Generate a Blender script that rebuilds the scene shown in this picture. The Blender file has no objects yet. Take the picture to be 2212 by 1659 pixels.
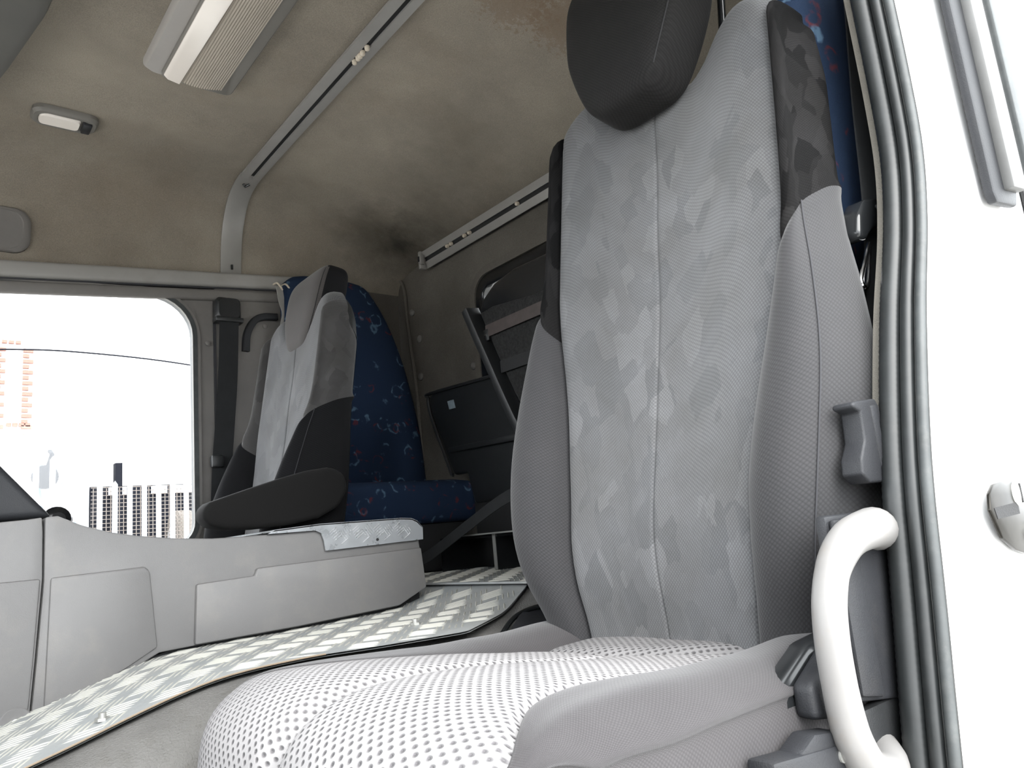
import bpy, bmesh, math, random
from mathutils import Vector, Matrix
random.seed(7)
sc = bpy.context.scene
COL = sc.collection
ZO = 1.6                      # eye height above the yard; geometry below is written relative to that height

# ------------------------------------------------------------------ camera
cam = bpy.data.cameras.new('camera'); co = bpy.data.objects.new('camera', cam); COL.objects.link(co)
cam.sensor_width = 36.0; cam.lens = 1650.0 / 2212.0 * 36.0; cam.clip_start = 0.01; cam.clip_end = 300
rx = Vector((0.77571779, -0.62438716, -0.0916656)); up = Vector((-0.0497573, -0.20531238, 0.97743083)); fw = Vector((0.62911534, 0.75364946, 0.19033229))
M = Matrix((rx, up, -fw)).transposed().to_4x4(); M.translation = Vector((0, 0, ZO)); co.matrix_world = M
sc.camera = co

# ------------------------------------------------------------------ world: flat white overcast sky
w = bpy.data.worlds.new('overcast_sky'); sc.world = w; w.use_nodes = True
bgn = w.node_tree.nodes['Background']; bgn.inputs[0].default_value = (0.93, 0.97, 1.0, 1); bgn.inputs[1].default_value = 0.88
su = bpy.data.lights.new('sun', 'SUN'); su.energy = 0.7; su.angle = math.radians(50); su.color = (1, .97, .92)
so = bpy.data.objects.new('sun', su); COL.objects.link(so); so.location = (-3, -9, 11)
so.rotation_euler = Vector((0.28, 0.95, -0.95)).to_track_quat('-Z', 'Y').to_euler()
sc.view_settings.view_transform = 'Standard'; sc.view_settings.look = 'None'
sc.view_settings.exposure = 3.0; sc.view_settings.gamma = 1.0; sc.view_settings.use_curve_mapping = False
sc.cycles.max_bounces = 10; sc.cycles.diffuse_bounces = 6; sc.cycles.glossy_bounces = 4; sc.cycles.transparent_max_bounces = 12
sc.cycles.caustics_reflective = False; sc.cycles.caustics_refractive = False
sc.cycles.use_denoising = True

# ------------------------------------------------------------------ helpers
ORG = {}
def lerp(a, b, t): return a + (b - a) * t
def tab(tb, x):
    if x <= tb[0][0]: return tb[0][1]
    for (a, fa), (b, fb) in zip(tb, tb[1:]):
        if x <= b:
            t = (x - a) / (b - a); t = t * t * (3 - 2 * t) if len(tb) < 3 else t
            return fa + (fb - fa) * t
    return tb[-1][1]
def cr(tb, x):                                   # smooth table (Catmull-Rom on a monotone axis)
    n = len(tb)
    if x <= tb[0][0]: return tb[0][1]
    if x >= tb[-1][0]: return tb[-1][1]
    for i in range(n - 1):
        if x <= tb[i + 1][0]:
            x0, y0 = tb[i]; x1, y1 = tb[i + 1]
            m0 = (tb[i + 1][1] - tb[i - 1][1]) / (tb[i + 1][0] - tb[i - 1][0]) if i > 0 else (y1 - y0) / (x1 - x0)
            m1 = (tb[i + 2][1] - y0) / (tb[i + 2][0] - x0) if i < n - 2 else (y1 - y0) / (x1 - x0)
            h = x1 - x0; t = (x - x0) / h
            return (2*t**3-3*t*t+1)*y0 + (t**3-2*t*t+t)*h*m0 + (-2*t**3+3*t*t)*y1 + (t**3-t*t)*h*m1
def spline(pts, n):                              # Catmull-Rom polyline through points, n samples per span
    P = [Vector(p) for p in pts]; out = []
    for i in range(len(P) - 1):
        p0 = P[i - 1] if i > 0 else P[i] * 2 - P[i + 1]; p1 = P[i]; p2 = P[i + 1]
        p3 = P[i + 2] if i < len(P) - 2 else P[i + 1] * 2 - P[i]
        for k in range(n):
            t = k / n
            out.append(.5 * ((2*p1) + (p2-p0)*t + (2*p0-5*p1+4*p2-p3)*t*t + (3*p1-p0-3*p2+p3)*t**3))
    out.append(P[-1]); return out

def setp(o, label=None, cat=None, group=None, kind=None):
    if label: o['label'] = label
    if cat: o['category'] = cat
    if group: o['group'] = group
    if kind: o['kind'] = kind
    return o
def thing(name, label, cat, loc, group=None, kind=None):
    o = bpy.data.objects.new(name, None); COL.objects.link(o); o.empty_display_size = .05
    o.location = (loc[0], loc[1], loc[2] + ZO); ORG[o] = Vector(loc)
    return setp(o, label, cat, group, kind)
def mk(name, geo, m, parent=None, smooth=True, ang=40, origin=None, uv=None):
    verts, faces = geo[0], geo[1]
    uvs = geo[2] if len(geo) > 2 else uv
    if parent is not None: og = ORG[parent]
    else:
        if origin is None:
            xs = [v[0] for v in verts]; ys = [v[1] for v in verts]; zs = [v[2] for v in verts]
            og = Vector(((min(xs)+max(xs))/2, (min(ys)+max(ys))/2, min(zs)))
        else: og = Vector(origin)
    me = bpy.data.meshes.new(name)
    me.from_pydata([tuple(Vector(v) - og) for v in verts], [], faces); me.update()
    if uvs:
        l = me.uv_layers.new(name='UVMap')
        for lp in me.loops: l.data[lp.index].uv = uvs[lp.vertex_index]
    bm = bmesh.new(); bm.from_mesh(me); bmesh.ops.recalc_face_normals(bm, faces=bm.faces); bm.to_mesh(me); bm.free()
    if smooth:
        me.shade_smooth(); me.set_sharp_from_angle(angle=math.radians(ang))
    o = bpy.data.objects.new(name, me); COL.objects.link(o)
    if isinstance(m, (list, tuple)):
        for q in m: me.materials.append(q)
    else: me.materials.append(m)
    if parent is not None: o.parent = parent
    else: o.location = (og[0], og[1], og[2] + ZO)
    ORG[o] = og
    return o
def solo(name, geo, m, label, cat, group=None, **k):
    return setp(mk(name, geo, m, **k), label, cat, group)
def struct(name, geo, m, label=None, parent=None, **k):
    o = mk(name, geo, m, parent, **k)
    if parent is None: o['kind'] = 'structure'
    if label: o['label'] = label
    return o

def join(*gs):
    V, F, U = [], [], []; hasuv = all(len(g) > 2 for g in gs)
    for g in gs:
        b = len(V); V += [tuple(v) for v in g[0]]; F += [tuple(i + b for i in f) for f in g[1]]
        if hasuv: U += list(g[2])
    return (V, F, U) if hasuv else (V, F)
def frombm(bm):
    bm.verts.ensure_lookup_table(); bm.verts.index_update()
    g = ([tuple(v.co) for v in bm.verts], [tuple(v.index for v in f.verts) for f in bm.faces]); bm.free(); return g
def bevel(geo, r, seg=2, ang=30):
    bm = bmesh.new(); vs = [bm.verts.new(v) for v in geo[0]]
    for f in geo[1]: bm.faces.new([vs[i] for i in f])
    bmesh.ops.recalc_face_normals(bm, faces=bm.faces)
    es = [e for e in bm.edges if len(e.link_faces) == 2 and e.calc_face_angle(0) > math.radians(ang)]
    bmesh.ops.bevel(bm, geom=es, offset=r, segments=seg, profile=.5, affect='EDGES', clamp_overlap=True)
    return frombm(bm)
def box(x0, x1, y0, y1, z0, z1, r=0, seg=2):
    V = [(x, y, z) for x in (x0, x1) for y in (y0, y1) for z in (z0, z1)]
    F = [(0,1,3,2), (4,6,7,5), (0,4,5,1), (2,3,7,6), (0,2,6,4), (1,5,7,3)]
    return bevel((V, F), r, seg) if r else (V, F)
def hexa(b, t):                                  # eight-corner solid: bottom quad, top quad
    V = list(b) + list(t); F = [(3,2,1,0), (4,5,6,7)] + [(i, (i+1) % 4, 4 + (i+1) % 4, 4 + i) for i in range(4)]
    return V, F
def prism(out, d, r=0, seg=2, ang=30):           # outline of 3-D points pushed along vector d
    n = len(out); d = Vector(d); V = [Vector(p) for p in out] + [Vector(p) + d for p in out]
    F = [tuple(range(n)), tuple(range(2*n-1, n-1, -1))] + [(i, i+n, (i+1) % n + n, (i+1) % n) for i in range(n)]
    return bevel((V, F), r, seg, ang) if r else (V, F)
def frames(path):
    P = [Vector(p) for p in path]; T = []
    for i in range(len(P)):
        a = P[max(i-1, 0)]; b = P[min(i+1, len(P)-1)]; T.append((b - a).normalized())
    n = T[0].orthogonal().normalized(); out = []
    for i, t in enumerate(T):
        n = (n - t * n.dot(t)).normalized(); out.append((P[i], t, n, t.cross(n)))
    return out
def tube(path, r, n=10, cap=True):
    fr = frames(path); V = []; F = []
    for i, (p, t, a, b) in enumerate(fr):
        rr = r[i] if isinstance(r, (list, tuple)) else r
        for k in range(n):
            th = 2*math.pi*k/n; V.append(p + a*math.cos(th)*rr + b*math.sin(th)*rr)
    for i in range(len(fr)-1):
        for k in range(n): F.append((i*n+k, i*n+(k+1) % n, (i+1)*n+(k+1) % n, (i+1)*n+k))
    if cap: F += [tuple(range(n)), tuple(range((len(fr)-1)*n, len(fr)*n))[::-1]]
    return V, F
def sweep(path, prof, side, closed=True):        # profile (a,b): a along 'side' vector, b along tangent x side
    P = [Vector(p) for p in path]; V = []; F = []; m = len(prof)
    for i in range(len(P)):
        t = (P[min(i+1, len(P)-1)] - P[max(i-1, 0)]).normalized(); s = Vector(side); s = (s - t*s.dot(t)).normalized(); u = t.cross(s)
        for a, b in prof: V.append(P[i] + s*a + u*b)
    for i in range(len(P)-1):
        for k in range(m if closed else m-1): F.append((i*m+k, i*m+(k+1) % m, (i+1)*m+(k+1) % m, (i+1)*m+k))
    if closed: F += [tuple(range(m)), tuple(range((len(P)-1)*m, len(P)*m))[::-1]]
    return V, F
def ribbon(path, side, wd, th): return sweep(path, [(-wd/2, -th/2), (wd/2, -th/2), (wd/2, th/2), (-wd/2, th/2)], side)
def grid(fn, us, vs, uvf=None):
    V = []; U = []; nu, nv = len(us), len(vs)
    for v in vs:
        for u in us:
            V.append(fn(u, v))
            if uvf: U.append(uvf(u, v))
    F = [(j*nu+i, j*nu+i+1, (j+1)*nu+i+1, (j+1)*nu+i) for j in range(nv-1) for i in range(nu-1)]
    return (V, F, U) if uvf else (V, F)
def loft(rings, cap=True):
    n = len(rings[0]); V = [p for r in rings for p in r]; F = []
    for i in range(len(rings)-1):
        for k in range(n): F.append((i*n+k, i*n+(k+1) % n, (i+1)*n+(k+1) % n, (i+1)*n+k))
    if cap: F += [tuple(range(n)), tuple(range((len(rings)-1)*n, len(rings)*n))[::-1]]
    return V, F
def lin(a, b, n): return [a + (b-a)*i/(n-1) for i in range(n)]
def disc(c, axis, r, depth, n=16, r2=None, dome=0):
    c = Vector(c); ax = Vector(axis).normalized(); a = ax.orthogonal().normalized(); b = ax.cross(a); r2 = r if r2 is None else r2
    def ring(rr, dd): return [c + ax*dd + (a*math.cos(2*math.pi*k/n) + b*math.sin(2*math.pi*k/n))*rr for k in range(n)]
    rs = [ring(r, 0), ring(r2, depth)]
    if dome: rs += [ring(r2*.75, depth+dome*.6), ring(r2*.35, depth+dome)]
    return loft(rs)
def rrect(x0, x1, z0, z1, r, n=6):               # rounded rectangle as (a,b) pairs
    out = []
    for cx, cz, a0 in ((x1-r, z1-r, 0), (x0+r, z1-r, 90), (x0+r, z0+r, 180), (x1-r, z0+r, 270)):
        for k in range(n+1):
            a = math.radians(a0 + 90*k/n); out.append((cx + r*math.cos(a), cz + r*math.sin(a)))
    return out
def ringplate(inner, outer, to3, depth):         # plate with a hole; inner/outer equally long (a,b) loops
    n = len(inner); d = Vector(depth)
    A = [Vector(to3(*p)) for p in inner]; B = [Vector(to3(*p)) for p in outer]
    V = A + B + [p + d for p in A] + [p + d for p in B]; F = []
    for k in range(n):
        j = (k+1) % n
        F += [(k, j, n+j, n+k), (2*n+k, 3*n+k, 3*n+j, 2*n+j), (k, 2*n+k, 2*n+j, j), (n+k, n+j, 3*n+j, 3*n+k)]
    return V, F

# ------------------------------------------------------------------ materials
def nodes(name):
    m = bpy.data.materials.new(name); m.use_nodes = True; nt = m.node_tree; b = nt.nodes['Principled BSDF']
    return m, nt, b
def N(nt, t, **k):
    n = nt.nodes.new(t)
    for a, v in k.items():
        if a.startswith('i_'):
            kk = a[2:]; kk = int(kk) if kk.isdigit() else kk.replace('_', ' ')
            n.inputs[kk].default_value = v
        else: setattr(n, a, v)
    return n
def ramp(nt, stops, interp='LINEAR'):
    r = nt.nodes.new('ShaderNodeValToRGB'); r.color_ramp.interpolation = interp
    e = r.color_ramp.elements
    while len(e) < len(stops): e.new(.5)
    for q, (p, c) in zip(e, stops): q.position = p; q.color = (*c, 1) if len(c) == 3 else c
    return r
def mixc(nt, fac, a, b, mode='MIX'):
    m = nt.nodes.new('ShaderNodeMix'); m.data_type = 'RGBA'; m.blend_type = mode
    for s, v in ((m.inputs[0], fac), (m.inputs[6], a), (m.inputs[7], b)):
        if hasattr(v, 'is_linked'): nt.links.new(v, s)
        else: s.default_value = v if isinstance(v, (int, float)) else ((*v, 1) if len(v) == 3 else v)
    return m.outputs[2]
def math_(nt, op, a, b=0.0, c=None):
    m = nt.nodes.new('ShaderNodeMath'); m.operation = op
    for i, v in enumerate((a, b) if c is None else (a, b, c)):
        if hasattr(v, 'is_linked'): nt.links.new(v, m.inputs[i])
        else: m.inputs[i].default_value = v
    return m.outputs[0]
def coord(nt, kind='Object', scale=None, rot=None, loc=None):
    t = nt.nodes.new('ShaderNodeTexCoord'); o = t.outputs[kind]
    if scale or rot or loc:
        mp = nt.nodes.new('ShaderNodeMapping'); nt.links.new(o, mp.inputs[0])
        if scale: mp.inputs['Scale'].default_value = scale
        if rot: mp.inputs['Rotation'].default_value = rot
        if loc: mp.inputs['Location'].default_value = loc
        o = mp.outputs[0]
    return o
def noise(nt, vec, scale, detail=4, rough=.55):
    n = N(nt, 'ShaderNodeTexNoise'); n.inputs['Scale'].default_value = scale; n.inputs['Detail'].default_value = detail; n.inputs['Roughness'].default_value = rough
    nt.links.new(vec, n.inputs['Vector']); return n.outputs['Fac']
def bump(nt, b, h, dist=.001, strength=1.0, prev=None):
    n = N(nt, 'ShaderNodeBump'); n.inputs['Strength'].default_value = strength; n.inputs['Distance'].default_value = dist
    nt.links.new(h, n.inputs['Height'])
    if prev is not None: nt.links.new(prev, n.inputs['Normal'])
    nt.links.new(n.outputs[0], b.inputs['Normal']); return n.outputs[0]
def pm(name, col, rough=.6, metal=0, var=.12, vs=6, bd=0, bs=300, spec=.5, coat=0, dirt=None, df=.45):
    m, nt, b = nodes(name); c = coord(nt)
    nz = noise(nt, c, vs); lo = tuple(x*(1-var) for x in col); hi = tuple(min(1, x*(1+var)) for x in col)
    r = ramp(nt, [(.3, lo), (.7, hi)]); nt.links.new(nz, r.inputs[0]); out = r.outputs[0]
    if dirt:
        n2 = noise(nt, c, vs*2.3, 6, .65); r2 = ramp(nt, [(.52, (0,0,0)), (.75, (1,1,1))]); nt.links.new(n2, r2.inputs[0])
        f = math_(nt, 'MULTIPLY', r2.outputs[0], df); out = mixc(nt, f, out, dirt)
    nt.links.new(out, b.inputs['Base Color'])
    b.inputs['Roughness'].default_value = rough; b.inputs['Metallic'].default_value = metal
    b.inputs['Specular IOR Level'].default_value = spec; b.inputs['Coat Weight'].default_value = coat
    if bd: bump(nt, b, noise(nt, c, bs, 3), bd)
    return m
MT = {}
MT['black_plastic'] = pm('black plastic', (.018, .019, .02), .38, bd=.0004, bs=600)
MT['black_gloss'] = pm('glossy black metal', (.012, .013, .014), .2)
MT['black_matt'] = pm('matt black', (.012, .012, .013), .75, bd=.0006, bs=500)
MT['dark_plastic'] = pm('dark grey plastic', (.022, .023, .026), .5, bd=.0004, bs=700, dirt=(.05, .046, .042), df=.25, spec=.3)
MT['grey_plastic'] = pm('grey console plastic', (.15, .147, .146), .5, var=.06, bd=.0003, bs=900, dirt=(.20, .19, .175), df=.5)
MT['pale_plastic'] = pm('pale grey plastic', (.30, .29, .275), .5, var=.06, dirt=(.2, .18, .15), df=.3)
MT['rail'] = pm('grey rail aluminium', (.30, .29, .275), .42, metal=.15, var=.06, vs=12)
MT['glider'] = pm('yellowed white plastic', (.62, .55, .45), .4)
MT['handle'] = pm('silver painted handle', (.20, .194, .19), .4, metal=.0, var=.05, vs=20, dirt=(.2, .165, .13), df=.25)
MT['white_paint'] = pm('white body paint', (.80, .80, .80), .3, var=.02)
MT['rubber'] = pm('weathered rubber seal', (.014, .016, .0165), .45, var=.25, vs=30, dirt=(.03, .03, .029), df=.4)
MT['rubber_pale'] = pm('grey rubber seal', (.05, .055, .056), .5, var=.2, vs=30, dirt=(.1, .1, .095), df=.4)
MT['pillar_pale'] = pm('dusty pillar paint', (.12, .12, .118), .5, var=.15, vs=18)
MT['felt'] = pm('felt edge', (.15, .14, .12), .95, bd=.001, bs=900)
MT['webbing'] = pm('belt webbing', (.018, .019, .020), .8, var=.1, vs=30, spec=.2)
MT['chrome'] = pm('chrome', (.75, .75, .76), .15, metal=1, var=.05)
MT['striker'] = pm('dull striker steel', (.035, .033, .030), .3, metal=1, var=.3, vs=25)
MT['steel'] = pm('screw steel', (.42, .42, .40), .4, metal=.6)
MT['floor_mat'] = pm('rubber floor mat', (.115, .112, .107), .75, var=.15, vs=14, bd=.002, bs=350, dirt=(.08, .075, .065))
MT['floor_dark'] = pm('dark floor', (.05, .047, .042), .8, var=.3, vs=14, dirt=(.14, .12, .09))
MT['carpet'] = pm('black carpet', (.02, .02, .02), 1.0, var=.5, vs=120, bd=.004, bs=400)
MT['brown_strap'] = pm('brown strap', (.055, .043, .04), .7, var=.15, vs=40)
MT['sticker'] = pm('pale sticker', (.25, .31, .35), .5, var=.2, vs=60)
MT['overhead'] = pm('overhead console plastic', (.085, .082, .075), .6, var=.06, spec=.25)
MT['edge_brown'] = pm('brown plate edge', (.22, .17, .12), .7)

def ceiling_mat(name, base, stain, patches):
    m, nt, b = nodes(name); c = coord(nt)
    n1 = noise(nt, c, 3.2, 6, .62); r1 = ramp(nt, [(.33, tuple(x*.82 for x in base)), (.66, tuple(x*1.08 for x in base))]); nt.links.new(n1, r1.inputs[0])
    n2 = noise(nt, coord(nt, scale=(1, 1, 1), loc=(3, 5, 1)), 2.1, 7, .68); r2 = ramp(nt, [(.5, (0,0,0)), (.72, (1,1,1))]); nt.links.new(n2, r2.inputs[0])
    out = mixc(nt, math_(nt, 'MULTIPLY', r2.outputs[0], .45), r1.outputs[0], stain)
    n3 = noise(nt, c, 420, 2); r3 = ramp(nt, [(.3, (.82,.82,.82)), (.7, (1.12,1.12,1.12))]); nt.links.new(n3, r3.inputs[0])
    out = mixc(nt, 1.0, out, r3.outputs[0], 'MULTIPLY')
    geo = nt.nodes.new('ShaderNodeNewGeometry')
    for (px, py, pz, rad, colr, amt, rag) in patches:
        d = N(nt, 'ShaderNodeVectorMath', operation='DISTANCE'); nt.links.new(geo.outputs['Position'], d.inputs[0]); d.inputs[1].default_value = (px, py, pz + ZO)
        nz = noise(nt, c, 14 if rag < 1 else 70, 6, .7)
        dd = math_(nt, 'ADD', d.outputs['Value'], math_(nt, 'MULTIPLY', math_(nt, 'SUBTRACT', nz, .5), rad*(.9 if rag < 1 else 2.6)))
        rr = ramp(nt, [(0, (1,1,1)), (.25, (.75,.75,.75)), (1, (0,0,0))]) if rag < 1 else ramp(nt, [(0, (1,1,1)), (.45, (.8,.8,.8)), (.55, (0,0,0))])
        nt.links.new(math_(nt, 'DIVIDE', dd, rad*1.3), rr.inputs[0])
        out = mixc(nt, math_(nt, 'MULTIPLY', rr.outputs[0], amt), out, colr)
    nt.links.new(out, b.inputs['Base Color']); b.inputs['Roughness'].default_value = .95; b.inputs['Specular IOR Level'].default_value = .15
    bump(nt, b, n3, .0008)
    return m
soot = (.030, .028, .024); rust = (.19, .13, .085)
MT['headliner'] = ceiling_mat('stained headliner fabric', (.285, .252, .208), (.20, .16, .115),
    [(1.49, 2.38, 1.13, .20, soot, .9, 0), (1.50, 2.15, 1.12, .14, soot, .55, 0), (1.36, 1.72, 1.2, .22, (.10, .092, .075), .55, 0), (1.42, 2.0, 1.17, .2, (.11, .1, .08), .5, 0), (1.12, 1.2, 1.25, .13, rust, .5, 2), (1.25, 1.17, 1.22, .12, rust, .5, 2), (1.3, 2.55, 1.1, .2, (.12, .11, .09), .35, 0)])
MT['rear_vinyl'] = ceiling_mat('dusty rear trim', (.15, .138, .122), (.10, .09, .075), [])
MT['side_trim'] = pm('grey side trim', (.165, .155, .145), .55, var=.1, bd=.0003, bs=700, dirt=(.12, .11, .1))

def weave_fabric(name, light, dark, patch=True, scale=26, ribs=False, bd=.0004, sheen=.2, spec=.22):
    m, nt, b = nodes(name)
    uv = coord(nt, 'UV')
    if patch:
        wob = N(nt, 'ShaderNodeTexNoise'); wob.inputs['Scale'].default_value = 20; nt.links.new(uv, wob.inputs['Vector'])
        mv = N(nt, 'ShaderNodeVectorMath', operation='MULTIPLY_ADD'); nt.links.new(wob.outputs['Color'], mv.inputs[0]); mv.inputs[1].default_value = (.02, .02, 0); nt.links.new(uv, mv.inputs[2])
        mp = N(nt, 'ShaderNodeMapping'); nt.links.new(mv.outputs[0], mp.inputs[0]); mp.inputs['Rotation'].default_value = (0, 0, .5); mp.inputs['Scale'].default_value = (1, .62, 1)
        vo = N(nt, 'ShaderNodeTexVoronoi', distance='CHEBYCHEV'); vo.inputs['Scale'].default_value = scale; nt.links.new(mp.outputs[0], vo.inputs['Vector'])
        sep = N(nt, 'ShaderNodeSeparateColor'); nt.links.new(vo.outputs['Color'], sep.inputs[0])
        r = ramp(nt, [(0, dark), (.16, tuple(lerp(a, c2, .35) for a, c2 in zip(dark, light))), (.34, tuple(lerp(a, c2, .8) for a, c2 in zip(dark, light))), (.6, light), (.85, tuple(x*1.12 for x in light))], 'CONSTANT'); nt.links.new(sep.outputs[0], r.inputs[0])
        base = r.outputs[0]
        n2 = noise(nt, uv, 7, 5, .6); r2 = ramp(nt, [(.35, (.86, .85, .83)), (.65, (1.08, 1.08, 1.09))]); nt.links.new(n2, r2.inputs[0]); base = mixc(nt, 1.0, base, r2.outputs[0], 'MULTIPLY')
    else:
        n2 = noise(nt, uv, 9, 5, .6); r2 = ramp(nt, [(.3, dark), (.7, light)]); nt.links.new(n2, r2.inputs[0]); base = r2.outputs[0]
    wv = N(nt, 'ShaderNodeTexVoronoi'); wv.inputs['Scale'].default_value = 1.0; wv.inputs['Randomness'].default_value = 0
    mp2 = N(nt, 'ShaderNodeMapping'); nt.links.new(uv, mp2.inputs[0]); mp2.inputs['Rotation'].default_value = (0, 0, .785); s = 250 if not ribs else 330; mp2.inputs['Scale'].default_value = (s, s*(1 if not ribs else .9), 1)
    nt.links.new(mp2.outputs[0], wv.inputs['Vector'])
    r3 = ramp(nt, [(.15, (1.15, 1.15, 1.15)), (.65, (.72, .72, .72))]); nt.links.new(wv.outputs['Distance'], r3.inputs[0])
    base = mixc(nt, 1.0, base, r3.outputs[0], 'MULTIPLY')
    nt.links.new(base, b.inputs['Base Color']); b.inputs['Roughness'].default_value = .85; b.inputs['Specular IOR Level'].default_value = spec
    b.inputs['Sheen Weight'].default_value = sheen; b.inputs['Sheen Roughness'].default_value = .45
    inv = math_(nt, 'SUBTRACT', 1.0, wv.outputs['Distance']); bump(nt, b, inv, bd)
    return m
MT['insert'] = weave_fabric('grey patterned seat fabric', (.114, .115, .119), (.097, .099, .103), True, 29)
MT['bolster'] = weave_fabric('charcoal seat fabric', (.037, .036, .038), (.031, .031, .033), False)
MT['side_grey'] = weave_fabric('mid grey patterned seat fabric', (.075, .073, .072), (.06, .058, .058), True, 24)
MT['side_shaded'] = weave_fabric('shaded patterned seat fabric', (.013, .0127, .013), (.006, .006, .0062), True, 30, sheen=.0, spec=.06)  # patterned seat fabric darkened, shade of the near shoulders put into the colour
MT['bolster_black'] = weave_fabric('black seat side cloth', (.012, .012, .013), (.009, .009, .010), False, sheen=.02, spec=.12)
MT['headrest_front'] = weave_fabric('worn brown grey headrest cloth', (.075, .068, .066), (.062, .057, .055), False)  # paler cloth for the front faces of the driver headrest
MT['headrest'] = weave_fabric('charcoal headrest cloth', (.016, .0155, .015), (.013, .0125, .0125), False, sheen=.03, spec=.12)
MT['cushion_side'] = weave_fabric('ribbed brown grey fabric', (.052, .049, .051), (.044, .041, .043), False, ribs=True)
MT['seam'] = pm('dark seam thread', (.03, .03, .034), .8)
MT['thread'] = pm('pale thread', (.30, .28, .26), .8)
def mesh_fabric(k=1.0):
    m, nt, b = nodes('honeycomb spacer mesh fabric'); uv = coord(nt, 'UV')
    mp = N(nt, 'ShaderNodeMapping'); nt.links.new(uv, mp.inputs[0]); mp.inputs['Rotation'].default_value = (0, 0, .785); mp.inputs['Scale'].default_value = (108, 135, 1)
    vo = N(nt, 'ShaderNodeTexVoronoi'); vo.inputs['Scale'].default_value = 1; vo.inputs['Randomness'].default_value = .06; nt.links.new(mp.outputs[0], vo.inputs['Vector'])
    hole = ramp(nt, [(.10, (0,0,0)), (.34, (1,1,1))]); nt.links.new(vo.outputs['Distance'], hole.inputs[0])
    n2 = noise(nt, uv, 8, 4); r2 = ramp(nt, [(.3, (.25*k, .245*k, .248*k)), (.7, (.31*k, .303*k, .307*k))]); nt.links.new(n2, r2.inputs[0])
    out = mixc(nt, hole.outputs[0], (.11*k, .105*k, .11*k), r2.outputs[0])
    nt.links.new(out, b.inputs['Base Color']); b.inputs['Roughness'].default_value = .8; b.inputs['Specular IOR Level'].default_value = .3
    bump(nt, b, hole.outputs[0], .0022)
    return m
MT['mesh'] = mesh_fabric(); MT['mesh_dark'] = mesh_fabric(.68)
def moquette():
    m, nt, b = nodes('blue moquette with squiggle rings'); c = coord(nt)
    wn = N(nt, 'ShaderNodeTexNoise'); wn.inputs['Scale'].default_value = 28; wn.inputs['Detail'].default_value = 3; nt.links.new(c, wn.inputs['Vector'])
    mv = N(nt, 'ShaderNodeVectorMath', operation='MULTIPLY_ADD'); nt.links.new(wn.outputs['Color'], mv.inputs[0]); mv.inputs[1].default_value = (.03, .03, .03); nt.links.new(c, mv.inputs[2])
    base = (.013, .026, .056); out = None
    for sc_, colr, off, lo in ((13, (.10, .17, .25), (0,0,0), .30), (15, (.11, .024, .028), (4.3, 2.1, 7.7), .28)):
        mp = N(nt, 'ShaderNodeMapping'); nt.links.new(mv.outputs[0], mp.inputs[0]); mp.inputs['Location'].default_value = off; mp.inputs['Scale'].default_value = (1, .6, 1)
        vo = N(nt, 'ShaderNodeTexVoronoi'); vo.inputs['Scale'].default_value = sc_; nt.links.new(mp.outputs[0], vo.inputs['Vector'])
        r = ramp(nt, [(lo-.05, (0,0,0)), (lo, (1,1,1)), (lo+.02, (1,1,1)), (lo+.06, (0,0,0))]); nt.links.new(vo.outputs['Distance'], r.inputs[0])
        n3 = noise(nt, c, 34, 3); r4 = ramp(nt, [(.48, (0,0,0)), (.58, (1,1,1))]); nt.links.new(n3, r4.inputs[0])
        f = math_(nt, 'MULTIPLY', r.outputs[0], math_(nt, 'MULTIPLY', r4.outputs[0], .8))
        out = mixc(nt, f, base if out is None else out, colr)
    nt.links.new(out, b.inputs['Base Color']); b.inputs['Roughness'].default_value = .9; b.inputs['Sheen Weight'].default_value = .0
    b.inputs['Sheen Tint'].default_value = (.3, .45, .9, 1); b.inputs['Specular IOR Level'].default_value = .2
    bump(nt, b, noise(nt, c, 700, 2), .0006)
    return m
MT['moquette'] = moquette()
def plate_mat(name, a, bcol, rough=.38, metal=.75):
    m, nt, b = nodes(name); c = coord(nt); n1 = noise(nt, c, 5, 6, .65); r = ramp(nt, [(.35, a), (.68, bcol)]); nt.links.new(n1, r.inputs[0])
    nt.links.new(r.outputs[0], b.inputs['Base Color']); b.inputs['Metallic'].default_value = metal
    n2 = noise(nt, c, 60, 5); rr = ramp(nt, [(.3, (rough-.08,)*3), (.7, (rough+.14,)*3)]); nt.links.new(n2, rr.inputs[0]); nt.links.new(rr.outputs[0], b.inputs['Roughness'])
    bump(nt, b, n2, .0003); return m
MT['plate'] = plate_mat('dusty aluminium plate', (.30, .32, .33), (.37, .375, .365), .45, .2)
MT['bars'] = plate_mat('worn tread bars', (.44, .44, .40), (.53, .52, .48), .35, .2)
MT['plate_clean'] = plate_mat('polished aluminium plate', (.44, .46, .48), (.50, .52, .54), .3, .55)
MT['bars_clean'] = plate_mat('polished tread bars', (.62, .63, .65), (.72, .72, .73), .22, .6)
def pane_mat(name, tint=(1, 1, 1), refl=.06):
    m = bpy.data.materials.new(name); m.use_nodes = True; nt = m.node_tree; nt.nodes.remove(nt.nodes['Principled BSDF'])
    tr = N(nt, 'ShaderNodeBsdfTransparent'); tr.inputs[0].default_value = (*tint, 1); gl = N(nt, 'ShaderNodeBsdfGlossy'); gl.inputs['Roughness'].default_value = .02
    mx = N(nt, 'ShaderNodeMixShader'); mx.inputs[0].default_value = refl
    nt.links.new(tr.outputs[0], mx.inputs[1]); nt.links.new(gl.outputs[0], mx.inputs[2]); nt.links.new(mx.outputs[0], nt.nodes['Material Output'].inputs[0]); return m
MT['glass'] = pane_mat('clear window glass')
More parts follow.
